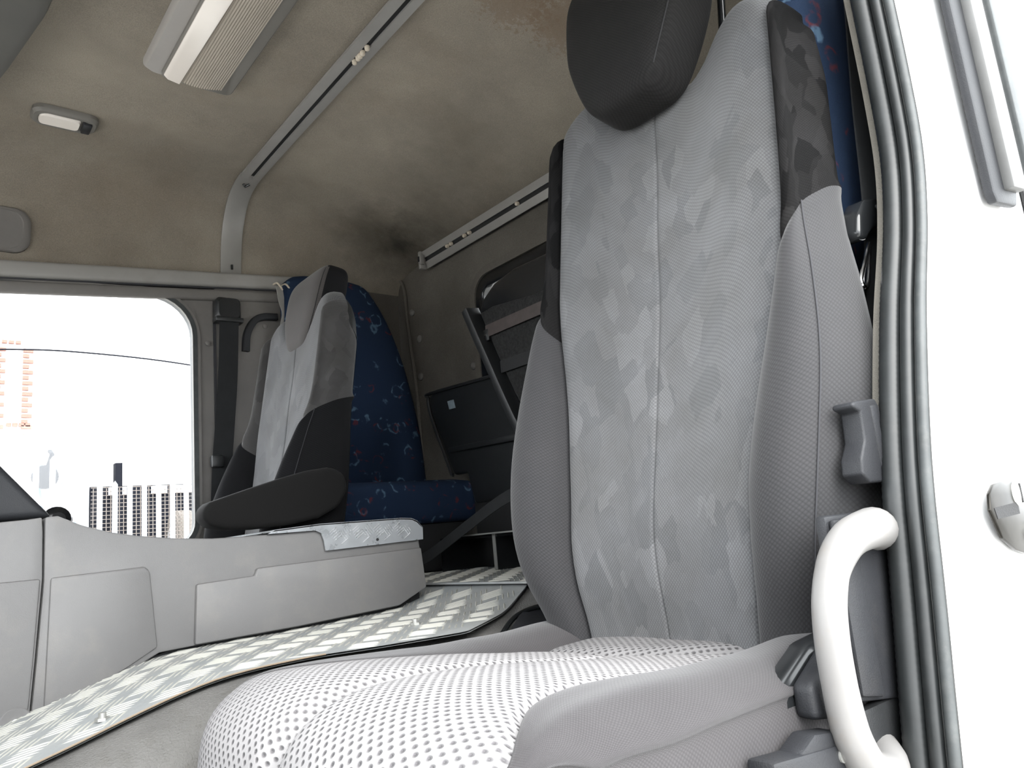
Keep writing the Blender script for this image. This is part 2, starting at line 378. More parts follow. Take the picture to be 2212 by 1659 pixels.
def lens_mat():
    m, nt, b = nodes('yellowed ribbed lens'); b.inputs['Base Color'].default_value = (.50, .445, .375, 1); b.inputs['Roughness'].default_value = .22
    b.inputs['Transmission Weight'].default_value = .25; b.inputs['IOR'].default_value = 1.2; return m
MT['lens'] = lens_mat()
MT['reflector'] = pm('white lamp reflector', (.86, .80, .74), .25, var=.03)
MT['lamp_grey'] = pm('lamp housing grey', (.34, .32, .30), .5, var=.05)
MT['lamp_dark'] = pm('lamp border grey', (.17, .16, .145), .5, var=.05)

# ------------------------------------------------------------------ the cab shell (setting)
# headliner: one curved skin from the driver-side header over the roof to the passenger-side header
def header_z(x): return .887 + .086 * min(max(x, -.2), 1.3)
def ceil_pt(q, x):
    sec = [(0, 2.60, 0), (.06, 2.592, .10), (.12, 2.575, .18), (.18, 2.54, .25), (.24, 2.49, .295), (.30, 2.41, .318), (.36, 2.28, .324), (.5, 1.7, .328), (.64, 1.1, .326), (.72, .70, .318), (.80, .57, .29), (.88, .49, .22), (.94, .455, .12), (1, .44, 0)]
    y = cr([(a, b) for a, b, c in sec], q); hz = cr([(a, c) for a, b, c in sec], q)
    k = 1.0
    if x > .95:
        t = min((x - .95) / .65, 1); k = 1 - .70 * (t * t * (1.6 - .6 * t))
    if x < -.3: k = 1 - .5 * ((-.3 - x) / .5) ** 2
    b = header_z(x); top = .985
    return (x, y, b + (top - b) * min(hz / .3, 1) + hz * k * .915)
qs = lin(0, .42, 27) + lin(.5, .64, 5) + lin(.7, 1, 15)
xs = lin(-.8, .9, 18) + lin(.95, 1.62, 20)
cg = grid(lambda x, q: ceil_pt(q, x), xs, qs)
outer = [(v[0], lerp(1.5, v[1], 1.03), v[2] + .04) for v in cg[0]]
ceiling = struct('ceiling', join(cg, (outer, cg[1])), MT['headliner'], 'stained brown grey fabric headliner curving down to the windows')

# driver-side wall with its window opening
def farwin(grow=0, n=8):
    x0, x1, z0 = -.62 - grow, .772 + grow, .055 - grow; r = .13 + grow; out = []
    ztop = lambda x: .838 + .042 * x + grow
    for k in range(n+1):
        a = math.radians(90*k/n); out.append((x1 - r + r*math.cos(a), ztop(x1) - r + r*math.sin(a)))
    for k in range(n+1):
        a = math.radians(90 + 90*k/n); out.append((x0 + r + r*math.cos(a), ztop(x0) - r + r*math.sin(a)))
    r2 = .07 + grow
    for k in range(n+1):
        a = math.radians(180 + 90*k/n); out.append((x0 + r2 + r2*math.cos(a), z0 + r2 + r2*math.sin(a)))
    for k in range(n+1):
        a = math.radians(270 + 90*k/n); out.append((x1 - r2 + r2*math.cos(a), z0 + r2 + r2*math.sin(a)))
    return out
def boxloop(inner, x0, x1, z0, z1):
    cx, cz = .1, .45; out = []
    for a, b in inner:
        dx, dz = a - cx, b - cz; t = min(((x1 if dx > 0 else x0) - cx)/dx if dx else 1e9, ((z1 if dz > 0 else z0) - cz)/dz if dz else 1e9)
        out.append((cx + dx*t, cz + dz*t))
    for tx, tz in ((x0, z0), (x0, z1), (x1, z0), (x1, z1)):      # keep the corners square
        k = min(range(len(out)), key=lambda i: (out[i][0]-tx)**2 + (out[i][1]-tz)**2); out[k] = (tx, tz)
    return out
T3 = lambda y: (lambda a, b: (a, y, b))
iw = farwin(.02)
wall_far = struct('wall_right', ringplate(iw, boxloop(iw, -.8, .84, -.62, .897), T3(2.565), (0, .06, 0)), MT['side_trim'], 'grey driver side door panel around the window')
mk('pillar_panel', bevel(box(.845, 1.25, 2.56, 2.63, -.62, .95), .006), MT['side_trim'], wall_far)
mk('rear_panel', box(1.25, 1.60, 2.60, 2.63, -.62, 1.0), MT['rear_vinyl'], wall_far)
mk('header_backing', box(-.8, 1.6, 2.606, 2.64, .888, 1.16), MT['side_trim'], wall_far, smooth=False)  # hidden panel added to stop light leaking in above the wall
mk('pillar_seam', sweep([(.842, 2.558, -.1), (.842, 2.557, .85)], [(-.004, -.003), (.004, -.003), (.004, .003), (-.004, .003)], (1, 0, 0)), MT['seam'], wall_far)
for px, pz in ((.82, .72), (1.02, .80)):
    mk('trim_clip', disc((px, 2.56, pz), (0, -1, 0), .009, .003, 12, dome=.002), MT['side_trim'], wall_far)
win1 = thing('window_1', 'driver side window with pale sealed edge', None, (.1, 2.58, .05), kind='structure')
mk('seal', sweep([(a, 2.575, b) for a, b in farwin(.006)] + [(farwin(.006)[0][0], 2.575, farwin(.006)[0][1])], [(-.020, -.007), (.016, -.007), (.016, .007), (-.020, .007)], (0, 1, 0)), MT['rubber_pale'], win1)
mk('frame', ringplate(farwin(-.002), farwin(.022), T3(2.556), (0, .012, 0)), MT['side_trim'], win1)
pw = farwin(0); mk('pane', prism([(a, 2.60, b) for a, b in pw], (0, .005, 0)), MT['glass'], win1)
# mouldings above that window
tr1 = thing('trim_1', 'grey ribbed moulding running above the driver side window', None, (.4, 2.55, .87), kind='structure')
def mould(name, zoff, h, y, d, m, r):
    path = [(x, y, header_z(x) + zoff) for x in lin(-.7, 1.22, 12)]
    mk(name, sweep(path, rrect(-d, 0, -h/2, h/2, r, 3), (0, 1, 0)), m, tr1)
mould('upper_rail', -.012, .052, 2.575, .035, MT['pale_plastic'], .012)
mould('groove', -.040, .006, 2.575, .022, MT['seam'], .002)
mould('lower_rail', -.066, .040, 2.575, .026, MT['side_trim'], .012)

# rear wall with window opening
rw_in = rrect(1.02, 2.045, .36, .875, .06)
def rwloop(y0, y1, z0, z1):
    cy, cz = 1.5, .6; out = []
    for a, b in rw_in:
        dx, dz = a - cy, b - cz; t = min(((y1 if dx > 0 else y0) - cy)/dx, ((z1 if dz > 0 else z0) - cz)/dz); out.append((cy + dx*t, cz + dz*t))
    for tx, tz in ((y0, z0), (y0, z1), (y1, z0), (y1, z1)):
        k = min(range(len(out)), key=lambda i: (out[i][0]-tx)**2 + (out[i][1]-tz)**2); out[k] = (tx, tz)
    return out
R3 = lambda x: (lambda a, b: (x, a, b))
wall_rear = struct('wall_back', ringplate(rw_in, rwloop(.36, 2.64, -.62, 1.13), R3(1.605), (.05, 0, 0)), MT['rear_vinyl'], 'dusty brown rear cab wall with trim buttons')
for py, pz in ((2.55, 1.085), (2.50, .90), (2.47, .63), (2.125, .595), (2.46, .78)):
    mk('trim_button', disc((1.605, py, pz), (-1, 0, 0), .015, .004, 14, dome=.006), MT['side_trim'], wall_rear)
mk('panel_seam', tube(spline([(1.60, 2.585, 1.09), (1.598, 2.54, 1.0), (1.598, 2.53, .85), (1.598, 2.50, .6), (1.598, 2.49, .3)], 6), .007, 8), MT['rear_vinyl'], wall_rear)
mk('top_roll', tube(spline([(1.59, 2.60, 1.10), (1.59, 2.3, 1.108), (1.59, 1.8, 1.11), (1.59, 1.0, 1.11), (1.59, .45, 1.1)], 6), .016, 8), MT['rear_vinyl'], wall_rear)
win2 = thing('window_2', 'rear cab window with black rubber seal', None, (1.62, 1.5, .36), kind='structure')
lp = [(1.60, a, b) for a, b in rw_in]; lp.append(lp[0])
mk('flange', sweep([(1.6, a, b) for a, b in rrect(.985, 2.08, .325, .91, .09)] + [(1.6, 2.08, .82)], [(-.012, -.014), (.004, -.014), (.004, .014), (-.012, .014)], (1, 0, 0)), MT['rear_vinyl'], win2)
mk('seal', sweep(lp, rrect(-.012, .04, -.026, .02, .008, 3), (1, 0, 0)), MT['black_gloss'], win2)
mk('pane', box(1.628, 1.632, 1.02, 2.045, .36, .875), MT['glass'], win2)

# floor, engine tunnel, front bulkhead and windscreen
floor = struct('floor', join(box(-.8, 1.0, .36, 2.63, -.64, -.60), box(.985, 1.65, .36, 2.63, -.14, -.10), box(.985, 1.01, .36, 2.63, -.62, -.10)), MT['floor_dark'], 'dark dusty cab floor stepping up behind the seats', smooth=False)
def tunnel_z(x): return cr([(-.4, -.40), (-.1, -.315), (.1, -.232), (.19, -.205), (.28, -.178), (.36, -.158), (.45, -.150), (.6, -.147), (.8, -.140), (.86, -.135), (.93, -.118), (1.0, -.098)], x)
def tunnel_pt(s, x):                    # s: 0 near foot .. near shoulder .. top .. far foot
    z = tunnel_z(x); e = 1.06 + .03*min(max((.45 - x)/.35, 0), 1)
    sec = [(0, e-.16, -.6), (.3, e-.11, -.36), (.42, e-.06, z-.055), (.48, e-.02, z-.018), (.54, e+.03, z-.006), (.6, e+.09, z-.006), (.9, 1.9, z-.006), (1, 2.0, -.6)]
    return (x, cr([(a, b) for a, b, c in sec], s), tab([(a, c) for a, b, c in sec], s))
tunnel = struct('engine_tunnel', grid(lambda s, x: tunnel_pt(s, x), lin(0, .7, 40) + lin(.75, 1, 8), lin(-.4, .99, 40)), MT['floor_mat'], 'worn grey rubber mat covering the engine tunnel')
wf = struct('wall_front', join(box(-.82, -.45, .36, 2.63, -.62, .02), box(-.82, -.74, .36, 2.63, .93, 1.2)), MT['dark_plastic'], 'front bulkhead under the windscreen', smooth=False)
for yy in (.36, 2.55): mk('windscreen_post', box(-.82, -.74, yy, yy + .08, .02, .95, .01), MT['side_trim'], wf)
win3 = struct('window_3', box(-.79, -.785, .44, 2.55, .02, .93), MT['glass'], 'windscreen pane')
# passenger-side wall: sill, header, pillar and outer flank
pil = [(.995, .80), (.996, .665), (.997, .526), (.989, .424), (.957, .323), (.898, .197), (.838, .036), (.807, -.105), (.774, -.254), (.75, -.40), (.74, -.6)]
wl = struct('wall_left', join(box(-.82, -.72, .32, .42, -.62, 1.0), box(-.82, 1.0, .30, .44, .80, 1.03)), MT['white_paint'], 'passenger side door surround', smooth=False)
od = thing('door_1', 'passenger door swung open towards the front', None, (-.77, -.2, -.6), kind='structure')
mk('door_panel', bevel(box(-.80, -.72, -.85, .28, -.62, .10), .02), MT['grey_plastic'], od)
mk('door_frame', ringplate(rrect(-.78, .21, .14, .80, .08), rrect(-.85, .28, .08, .88, .10), lambda a, b: (-.79, a, b), (.05, 0, 0)), MT['side_trim'], od)
mk('pane', box(-.768, -.764, -.79, .22, .10, .83), MT['glass'], od)
ps = [(p.x, p.z) for p in spline([(a, 0, b) for a, b in pil], 6)]
# jamb: from the inner trim round to the white outer flank
jp = [(.12, .400), (.05, .400), (.012, .398), (.006, .390), (.0, .372), (-.002, .352), (-.004, .338), (.002, .326), (.02, .314), (.06, .306), (.2, .302), (.45, .302), (.70, .302)]
def jamb(i0, i1): return grid(lambda i, k: (ps[k][0] + jp[i][0], jp[i][1], ps[k][1]), list(range(i0, i1+1)), list(range(len(ps))))
mk('inner_trim', jamb(0, 3), MT['dark_plastic'], wl)
mk('jamb', jamb(3, 6), MT['pillar_pale'], wl)
mk('flank', jamb(6, 12), MT['white_paint'], wl)
mk('upper_lining', box(1.08, 1.62, .37, .40, -.1, 1.05), MT['rear_vinyl'], wl)

# ------------------------------------------------------------------ door seal, felt edge
ds = thing('door_seal', 'ribbed black rubber door seal along the open doorway edge', 'door seal', (.75, .38, -.6))
def sealpath(dx, y): return [(a + dx, y, b) for a, b in ps]
def ribtube(dx, y, r):
    P = [Vector(p) for p in sealpath(dx, y)]; Q = []
    for a, b in zip(P, P[1:]):
        n = max(2, int((b-a).length/.0035))
        for k in range(n): Q.append(a.lerp(b, k/n))
    Q.append(P[-1])
    return tube(Q, [r*(1 + .045*(i % 2)) for i in range(len(Q))], 14)
mk('bulb', ribtube(.0, .38, .0125), MT['rubber'], ds)
mk('lip', tube(sealpath(-.004, .360), .0075, 10), MT['rubber'], ds)
mk('outer_lip', tube(sealpath(-.004, .345), .006, 10), MT['rubber_pale'], ds)
solo('headliner_edge', sweep([(a + .006, .399, b) for a, b in ps if b > .08], [(-.003, -.004), (.003, -.004), (.003, .004), (-.003, .004)], (1, 0, 0)), MT['felt'], 'thin pale fuzzy felt edging beside the rubber door seal', 'edging')

# ------------------------------------------------------------------ checker plates
def tread(fn, u0, u1, v0, v1, cell, h, inside=None, a0=-38):
    V, F = [], []
    nu, nv = int((u1-u0)/cell), int((v1-v0)/cell)
    for i in range(nu+1):
        for j in range(nv+1):
            cu, cv = u0 + (i+.5)*cell, v0 + (j+.5)*cell
            th = math.radians(a0 if (i+j) % 2 == 0 else a0 + 90)
            d = (math.cos(th), math.sin(th)); nrm = (-d[1], d[0])
            for k in range(-2, 3):
                o = k*cell*.2; L = cell*.46; wd = cell*.032
                pts = []
                for a, b, zz in ((-L, 0, 0), (-L*.55, wd, 0), (L*.55, wd, 0), (L, 0, 0), (L*.55, -wd, 0), (-L*.55, -wd, 0), (-L*.6, 0, h), (L*.6, 0, h)):
                    pts.append((cu + d[0]*a + nrm[0]*(b+o), cv + d[1]*a + nrm[1]*(b+o), zz))
                if any(p[0] < u0 or p[0] > u1 or p[1] < v0 or p[1] > v1 or (inside and not inside(p[0], p[1])) for p in pts): continue
                b0 = len(V); V += [fn(*p) for p in pts]
                F += [tuple(b0+q for q in f) for f in ((0,1,6), (1,2,7,6), (2,3,7), (3,4,7), (4,5,6,7), (5,0,6))]
    return V, F
def near_edge(x): return tab([(.0, 1.118), (.30, 1.108), (.50, 1.07), (.70, 1.0), (.96, 1.17), (1.0, 1.2)], x)
fp = thing('tread_plate', 'dusty aluminium checker plate bolted over the engine tunnel', 'checker plate', (.55, 1.3, -.15))
def platefn(u, v, hh): return (u, v, tunnel_z(u) + .003 + hh)
xs2 = lin(.02, .985, 60)
pg = grid(lambda t, x: platefn(x, lerp(near_edge(x), 1.56, t), 0), lin(0, 1, 14), xs2)
mk('sheet', join(pg, ([(v[0], v[1], v[2]-.003) for v in pg[0]], pg[1])), MT['plate'], fp)
tb = mk('tread_bars', tread(platefn, .02, .985, .95, 1.56, .052, .0013, lambda u, v: v > near_edge(u) + .004 and v < 1.555), MT['bars'], fp); tb['kind'] = 'stuff'
es = mk('edge_strip', tube([(x, near_edge(x)-.001, tunnel_z(x)+.0035) for x in lin(.02, .50, 24)], .0013, 6), MT['edge_brown'], fp)
for x, y in ((.232, 1.165), (.722, 1.185)):
    z = tunnel_z(x) + .003
    b = mk('bolt', disc((x, y, z), (0, 0, 1), .009, .004, 6), MT['steel'], fp)
    mk('stud', disc((x, y, z+.004), (0, 0, 1), .005, .006, 10), MT['steel'], b)
rp = thing('tread_plate', 'flat aluminium checker plate on the raised floor behind the seats', 'checker plate', (1.2, 1.5, -.1))
rfn = lambda u, v, hh: (u, v, -.094 + hh)
mk('sheet', box(.965, 1.42, .95, 2.0, -.098, -.094), MT['plate'], rp)
tb = mk('tread_bars', tread(rfn, .965, 1.42, .95, 2.0, .052, .0013), MT['bars'], rp); tb['kind'] = 'stuff'

# ------------------------------------------------------------------ centre console
con = thing('centre_console', 'grey moulded plastic console beside the engine tunnel', 'console', (.55, 1.55, -.15))
CY = 1.45
prof = [(.2025, .094), (.221, .095), (.258, .077), (.30, .063), (.343, .054), (.404, .045), (.468, .040), (.536, .039), (.60, .040), (.676, .041), (.858, .044), (.886, .040), (.905, .022), (.916, -.099), (.844, -.129), (.62, -.139), (.433, -.143), (.376, -.145), (.329, -.167), (.275, -.192), (.1885, -.229), (.1955, -.129), (.2030, -.003)]
mk('body', prism([(a, CY, b) for a, b in prof], (0, .32, 0), .004, 2, 60), MT['grey_plastic'], con)
mk('recess_panel', prism([(.212, CY+.004, -.003), (.352, CY+.004, .001), (.360, CY+.004, -.008), (.372, CY+.004, -.135), (.329, CY+.004, -.158), (.206, CY+.004, -.217)], (0, -.009, 0), .004, 2), MT['grey_plastic'], con)
mk('side_panel', prism([(.436, CY+.004, -.038), (.541, CY+.004, -.034), (.545, CY+.004, -.021), (.906, CY+.004, -.013), (.913, CY+.004, -.097), (.844, CY+.004, -.127), (.62, CY+.004, -.137), (.432, CY+.004, -.141)], (0, -.013, 0), .004, 2, 20), MT['grey_plastic'], con)
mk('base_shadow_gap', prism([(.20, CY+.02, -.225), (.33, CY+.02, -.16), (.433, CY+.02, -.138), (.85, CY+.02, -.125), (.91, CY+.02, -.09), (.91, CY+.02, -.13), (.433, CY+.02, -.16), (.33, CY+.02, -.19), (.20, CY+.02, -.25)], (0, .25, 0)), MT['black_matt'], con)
dp = thing('dashboard_side_panel', 'grey lower dashboard panel with a recessed bolt left of the console', 'dashboard panel', (.1, 1.5, -.3))
prof2 = [(-.3, .085), (.142, .090), (.179, .092), (.199, .094), (.2005, .07), (.2015, -.003), (.194, -.129), (.187, -.23), (.175, -.253), (.152, -.268), (-.3, -.40)]
mk('body', prism([(a, CY+.001, b) for a, b in prof2], (0, .34, 0), .003, 2, 60), MT['grey_plastic'], dp)
mk('lower_band', prism([(-.3, CY+.004, -.004), (.198, CY+.004, -.003), (.191, CY+.004, -.129), (.184, CY+.004, -.228), (.17, CY+.004, -.25), (-.3, CY+.004, -.38)], (0, -.008, 0), .004, 2, 20), MT['grey_plastic'], dp)
rec = mk('bolt_recess', loft([[(.170 + r*math.cos(a), CY - dy, -.213 + r*math.sin(a)) for a in [2*math.pi*k/24 for k in range(24)]] for r, dy in ((.0225, .0042), (.021, .0065), (.018, .006), (.012, .0045), (.008, .0044))]), MT['grey_plastic'], dp)
mk('bolt', disc((.170, CY-.0044, -.214), (0, -1, 0), .0075, .004, 12, dome=.001), MT['steel'], rec)
dh = thing('dashboard_hood', 'dark textured dashboard hood above the grey side panel', 'dashboard', (.0, 1.75, .09))
mk('shell', prism([(-.45, 1.50, .09), (-.45, 1.50, .24), (.0, 1.50, .29), (.06, 1.50, .275), (.135, 1.50, .198), (.20, 1.50, .122), (.222, 1.50, .097)], (0, .75, 0), .012, 3, 20), MT['dark_plastic'], dh)
pod = mk('vent_pod', loft([[(.288 + sx*math.cos(a)*.5*s2 + .0, 1.90 + yy, .118 + .032*math.sin(a)*s2) for a in [2*math.pi*k/20 for k in range(20)]] for yy, s2, sx in ((0, .5, .06), (.008, .85, .066), (.03, 1, .07), (.08, 1, .07), (.12, .8, .07))]), MT['black_gloss'], dh)
mk('grille', disc((.290, 1.899, .118), (0, -1, 0), .014, .002, 16, dome=.002), MT['black_matt'], pod)
cvr = thing('console_cover_plate', 'bright folded aluminium checker plate capping the console end', 'checker plate', (.75, 1.5, .03))
flap = [(.567, .040), (.664, .040), (.676, .034), (.681, .020), (.684, -.001), (.912, .004), (.913, .029), (.9, .044), (.886, .050), (.858, .052), (.676, .0515), (.581, .046)]
mk('side_flap', prism([(a, CY-.005, b) for a, b in flap], (0, -.003, 0)), MT['plate_clean'], cvr)
mk('top_sheet', prism([(a, CY-.008, b) for a, b in ((.567, .0425), (.581, .047), (.676, .0525), (.858, .053), (.886, .051), (.9, .045), (.913, .030), (.913, .028), (.898, .042), (.886, .0475), (.858, .050), (.676, .0495), (.581, .044))], (0, .36, 0)), MT['plate_clean'], cvr)
def inflap(u, v): return (.688 + .0 < u < .905 and v > .004 and v < .047 - max(0, u-.86)*.4)
tb = mk('tread_bars', tread(lambda u, v, hh: (u, CY-.008-hh, v), .67, .915, -.006, .056, .0245, .0014, inflap, 35), MT['bars_clean'], cvr); tb['kind'] = 'stuff'
mk('rivet', disc((.80, CY-.008, .012), (0, -1, 0), .003, .002, 8), MT['black_matt'], cvr)

# ------------------------------------------------------------------ cab seats
AL = math.atan(.16); HD = Vector((math.sin(AL), 0, math.cos(AL))); ND = Vector((-math.cos(AL), 0, math.sin(AL))); SD = Vector((0, 1, 0))
WO = [(-.05, .215), (0, .226), (.05, .243), (.14, .262), (.24, .272), (.32, .272), (.42, .262), (.50, .250), (.58, .245), (.70, .243), (.95, .240)]
WI = [(-.05, .14), (0, .146), (.05, .155), (.11, .160), (.17, .162), (.27, .176), (.36, .193), (.42, .205), (.47, .214), (.53, .219), (.95, .216)]
DL = [(-.05, -.01), (0, 0), (.06, .015), (.12, .022), (.21, .019), (.35, .006), (.5, .001), (.95, 0)]
BB = [(-.05, .015), (0, .022), (.08, .042), (.2, .050), (.33, .044), (.44, .03), (.53, .014), (.6, .010), (.95, .008)]
def htop(a): a = abs(a); return cr([(0, .815), (.25, .82), (.38, .845), (.5, .885), (.62, .905), (.75, .897), (.88, .865), (.96, .82), (1.02, .775), (1.1, .74), (1.6, .72)], a)
def kround(h, ht):
    v0 = ht - .05
    return 1 if h < v0 else math.sqrt(max(0, 1 - ((h - v0)/.05)**2))
def seat(name, label, base, group, hoff=0, doff=0, hsc=1, dark=False):
    B0 = Vector(base); root = thing(name, label, 'seat', (base[0]-.25, base[1], base[2]-.46), group)
    def P(s, h, d): return B0 + SD*s + HD*h + ND*d
    # centre panel
    us = sorted(set([round(x, 4) for x in lin(-1, 1, 41)] + [-.03, -.015, -.008, .008, .015, .03, -.985, .985, -.96, .96]))
    vs = lin(0, .9, 46) + [.915, .93, .945, .957, .968, .977, .985, .991, .996, 1]
    def cf(u, v):
        h0 = v*.9; ht = htop(u*.88); h = -.03 + v*(ht + .03); wi = cr(WI, h); s = u*wi
        d = cr(DL, h) + .010*u*u - .010*math.exp(-((1-abs(u))/.035)**2) - .0035*math.exp(-(u/.012)**2)
        d += .004*math.sin(u*9 + h*11)*math.sin(h*17) * (1-u*u)*.6
        k = kround(h, ht); d = -.05 + (d+.05)*k
        return P(s, h, d)
    mk('centre_panel', grid(cf, us, vs, lambda u, v: (u*.2, v*.9)), MT['insert'], root, ang=60)
    for sg in (1, -1):
        def cross(h):
            wi, wo, d0, B = cr(WI, h), cr(WO, h), cr(DL, h), cr(BB, h)*(1.9 if dark else 1); w = wo - wi
            return spline([(wi-.001, d0-.003, 0), (wi+w*.10, d0+.016+B*.30, 0), (wi+w*.38, d0+.014+B*.85, 0), (wi+w*.70, d0+.008+B, 0), (wo-.006, d0-.002+B*.72, 0), (wo+.004, d0-.022+B*.35, 0), (wo+.008, -.045, 0), (wo+.006, -.068, 0), (wo-.006, -.088, 0), (wo-.05, -.095, 0)], 5)
        nb = 46; bs = list(range(nb))
        def hcut(i): return cr([(0, .44), (8, .465), (16, .50), (24, .535), (30, .555), (46, .58)], i)
        def low(i, v): h = -.05 + v*(hcut(i)+.05); c = cross(h)[i]; gr = -.006*math.exp(-((1-v)*.5/.010)**2); return P(sg*c.x, h, c.y + gr)
        def upp(i, v):
            t_ = min(i/42, 1); ht = lerp(htop(.88), .775, t_*t_*(3-2*t_)); h = hcut(i) + v*(ht-hcut(i)); c = cross(h)[i]
            k = kround(h, ht); gr = -.006*math.exp(-(v*.3/.010)**2)
            return P(sg*c.x, h, -.05 + (c.y+gr+.05)*k)
        mk('bolster', grid(low, bs, lin(0, .9, 34) + [.925, .95, .965, .978, .988, 1], lambda i, v: (i*.006, v*.55)), MT['bolster_black' if dark else 'bolster'], root, ang=60)
        mk('shoulder_panel', grid(upp, bs, [0, .012, .024, .04, .06, .09] + lin(.13, .84, 14) + [.88, .91, .94, .96, .975, .988, .996, 1], lambda i, v: (i*.006, v*.4)), MT['side_grey' if dark else 'side_shaded'], root, ang=60)
        # stitched outer edge of the bolster
        st = [P(sg*(cross(h)[20].x+.0008), h, cross(h)[20].y+.0008) for h in lin(.03, hcut(20)-.004, 50)]
        mk('stitching', tube(st, .0011, 6), MT['seam'], root)
    def back(u, v):
        ht = htop(u); h = -.03 + v*(ht+.03); k = kround(h, ht); return P(u*(cr(WO, h)-.02), h, -.05 + (-.046)*k)
    mk('back_shell', grid(back, lin(-1, 1, 25), lin(0, .9, 20) + [.93, .96, .98, .99, 1]), MT['black_plastic'], root)
    # headrest
    def ring(h, w, df, db, n=40, e=.42):
        out = []
        for k in range(n):
            a = 2*math.pi*k/n; c, s_ = math.cos(a), math.sin(a)
            sx = w*math.copysign(abs(c)**e, c); dd = math.copysign(abs(s_)**e, s_)
            out.append(P(sx, .716 + hoff + (h-.716)*hsc, doff + (df+db)/2 + (df-db)/2*dd))
        return out
    prof_h = [(.716, .020, .075, .045), (.718, .040, .085, .030), (.724, .056, .094, .016), (.738, .072, .101, .006), (.76, .085, .105, 0), (.80, .103, .107, -.004), (.85, .121, .107, -.006), (.90, .129, .105, -.007), (.95, .134, .101, -.008), (.985, .134, .095, -.008), (1.01, .129, .086, -.004), (1.025, .115, .074, .006), (1.033, .09, .06, .02), (1.036, .05, .05, .03)]
    hr = mk('headrest', loft([ring(cr([(i, p[0]) for i, p in enumerate(prof_h)], t), *[cr([(i, p[j]) for i, p in enumerate(prof_h)], t) for j in (1, 2, 3)]) for t in lin(0, len(prof_h)-1, 40)]), MT['headrest'], root, ang=60, uv=None)
    uvl = hr.data.uv_layers.new(name='UVMap')
    for lpp in hr.data.loops:
        vv = hr.data.vertices[lpp.vertex_index].co; uvl.data[lpp.index].uv = (vv.y, vv.z + vv.x*.6)
    if dark:
        hr.data.materials.clear(); hr.data.materials.append(MT['bolster_black']); hr.data.materials.append(MT['headrest_front'])
        for pf in hr.data.polygons: pf.material_index = 1 if pf.normal.dot(ND) > .45 else 0
    sm = [P(-.92*cr([(p[0], p[1]) for p in prof_h], h), .716 + hoff + (h-.716)*hsc, doff + cr([(p[0], p[2]) for p in prof_h], h) - .011) for h in lin(.745, 1.01, 30)]
    mk('headrest_seam', tube(sm, .0012, 6), MT['black_matt'], hr); ORG[hr] = ORG[root]
    for s in (-.105, .105): mk('headrest_post', tube([P(s, .78, -.045), P(s, .716+hoff+.22*hsc, -.045), P(s*.9, .716+hoff+.25*hsc, doff+.02)], .0065, 10), MT['black_gloss'], root)
    # cushion: follows a side profile that rolls over the front edge
    bx = base[0] - .8; by = base[1]; bz = base[2] + .136
    side = spline([(.90, 0, -.165), (.80, 0, -.158), (.70, 0, -.160), (.62, 0, -.154), (.52, 0, -.140), (.42, 0, -.131), (.345, 0, -.132), (.30, 0, -.145), (.272, 0, -.172), (.262, 0, -.215), (.262, 0, -.27), (.27, 0, -.32)], 7)
    nsd = len(side)
    nrm = []
    acc = [0.0]
    for i in range(nsd):
        t = (side[min(i+1, nsd-1)] - side[max(i-1, 0)]).normalized(); nrm.append(Vector((t.z, 0, -t.x)) if t.x < 0 else Vector((t.z, 0, -t.x)))
        if i: acc.append(acc[-1] + (side[i]-side[i-1]).length)
    WC = [(0, .145), (.24, .146), (.34, .152), (.42, .165), (.47, .182), (.52, .208), (.56, .236), (.60, .256), (.66, .262), (.9, .262)]
    def cpos(i, s, off):
        i0 = min(int(i), nsd-2); f_ = i - i0
        p = side[i0].lerp(side[i0+1], f_) + nrm[i0].lerp(nrm[i0+1], f_)*off; e = (abs(s)/.27)**4
        fx = max(0, min(1, (.42 - p.x)/.12))
        return Vector((p.x + bx + .034*e*fx, by + s, p.z + bz - .006*e*fx))
    def iat(a):
        for k in range(nsd-1):
            if a <= acc[k+1]: return k + max(0, (a - acc[k]))/(acc[k+1]-acc[k])
        return nsd-1
    def crease(u): return .185 + .05*u - .03*u*u
    def ins(u, a):
        wi = cr(WC, a); s = u*wi; g = max(0, min(1, (a-.20)/.07))
        off = .012*(1 - u*u)*.3 - .010*g*math.exp(-(u/.055)**2) + .006*math.sin(min(abs(u)*math.pi, math.pi))*(.3+.7*g) - .007*math.exp(-((1-abs(u))/.03)**2)
        off -= .010*math.exp(-((a - crease(u))/.016)**2) * (1 if abs(u) < .97 else .4)
        return cpos(iat(a), s, off)
    uss = sorted(set(lin(-1, 1, 49) + [-.985, .985, -.96, .96])); A1 = acc[-1]
    mk('seat_cushion', grid(lambda u, t: ins(u, lerp(crease(u), A1, t)), uss, [0, .01, .02, .035, .05] + lin(.07, 1, 62), lambda u, t: (u*cr(WC, lerp(crease(u), A1, t)), lerp(crease(u), A1, t))), MT['mesh'], root, ang=70)
    mk('cushion_rear_panel', grid(lambda u, t: ins(u, crease(u)*t), uss, lin(0, .9, 18) + [.93, .955, .975, .99, 1], lambda u, t: (u*cr(WC, crease(u)*t), crease(u)*t)), MT['mesh_dark'], root, ang=70)
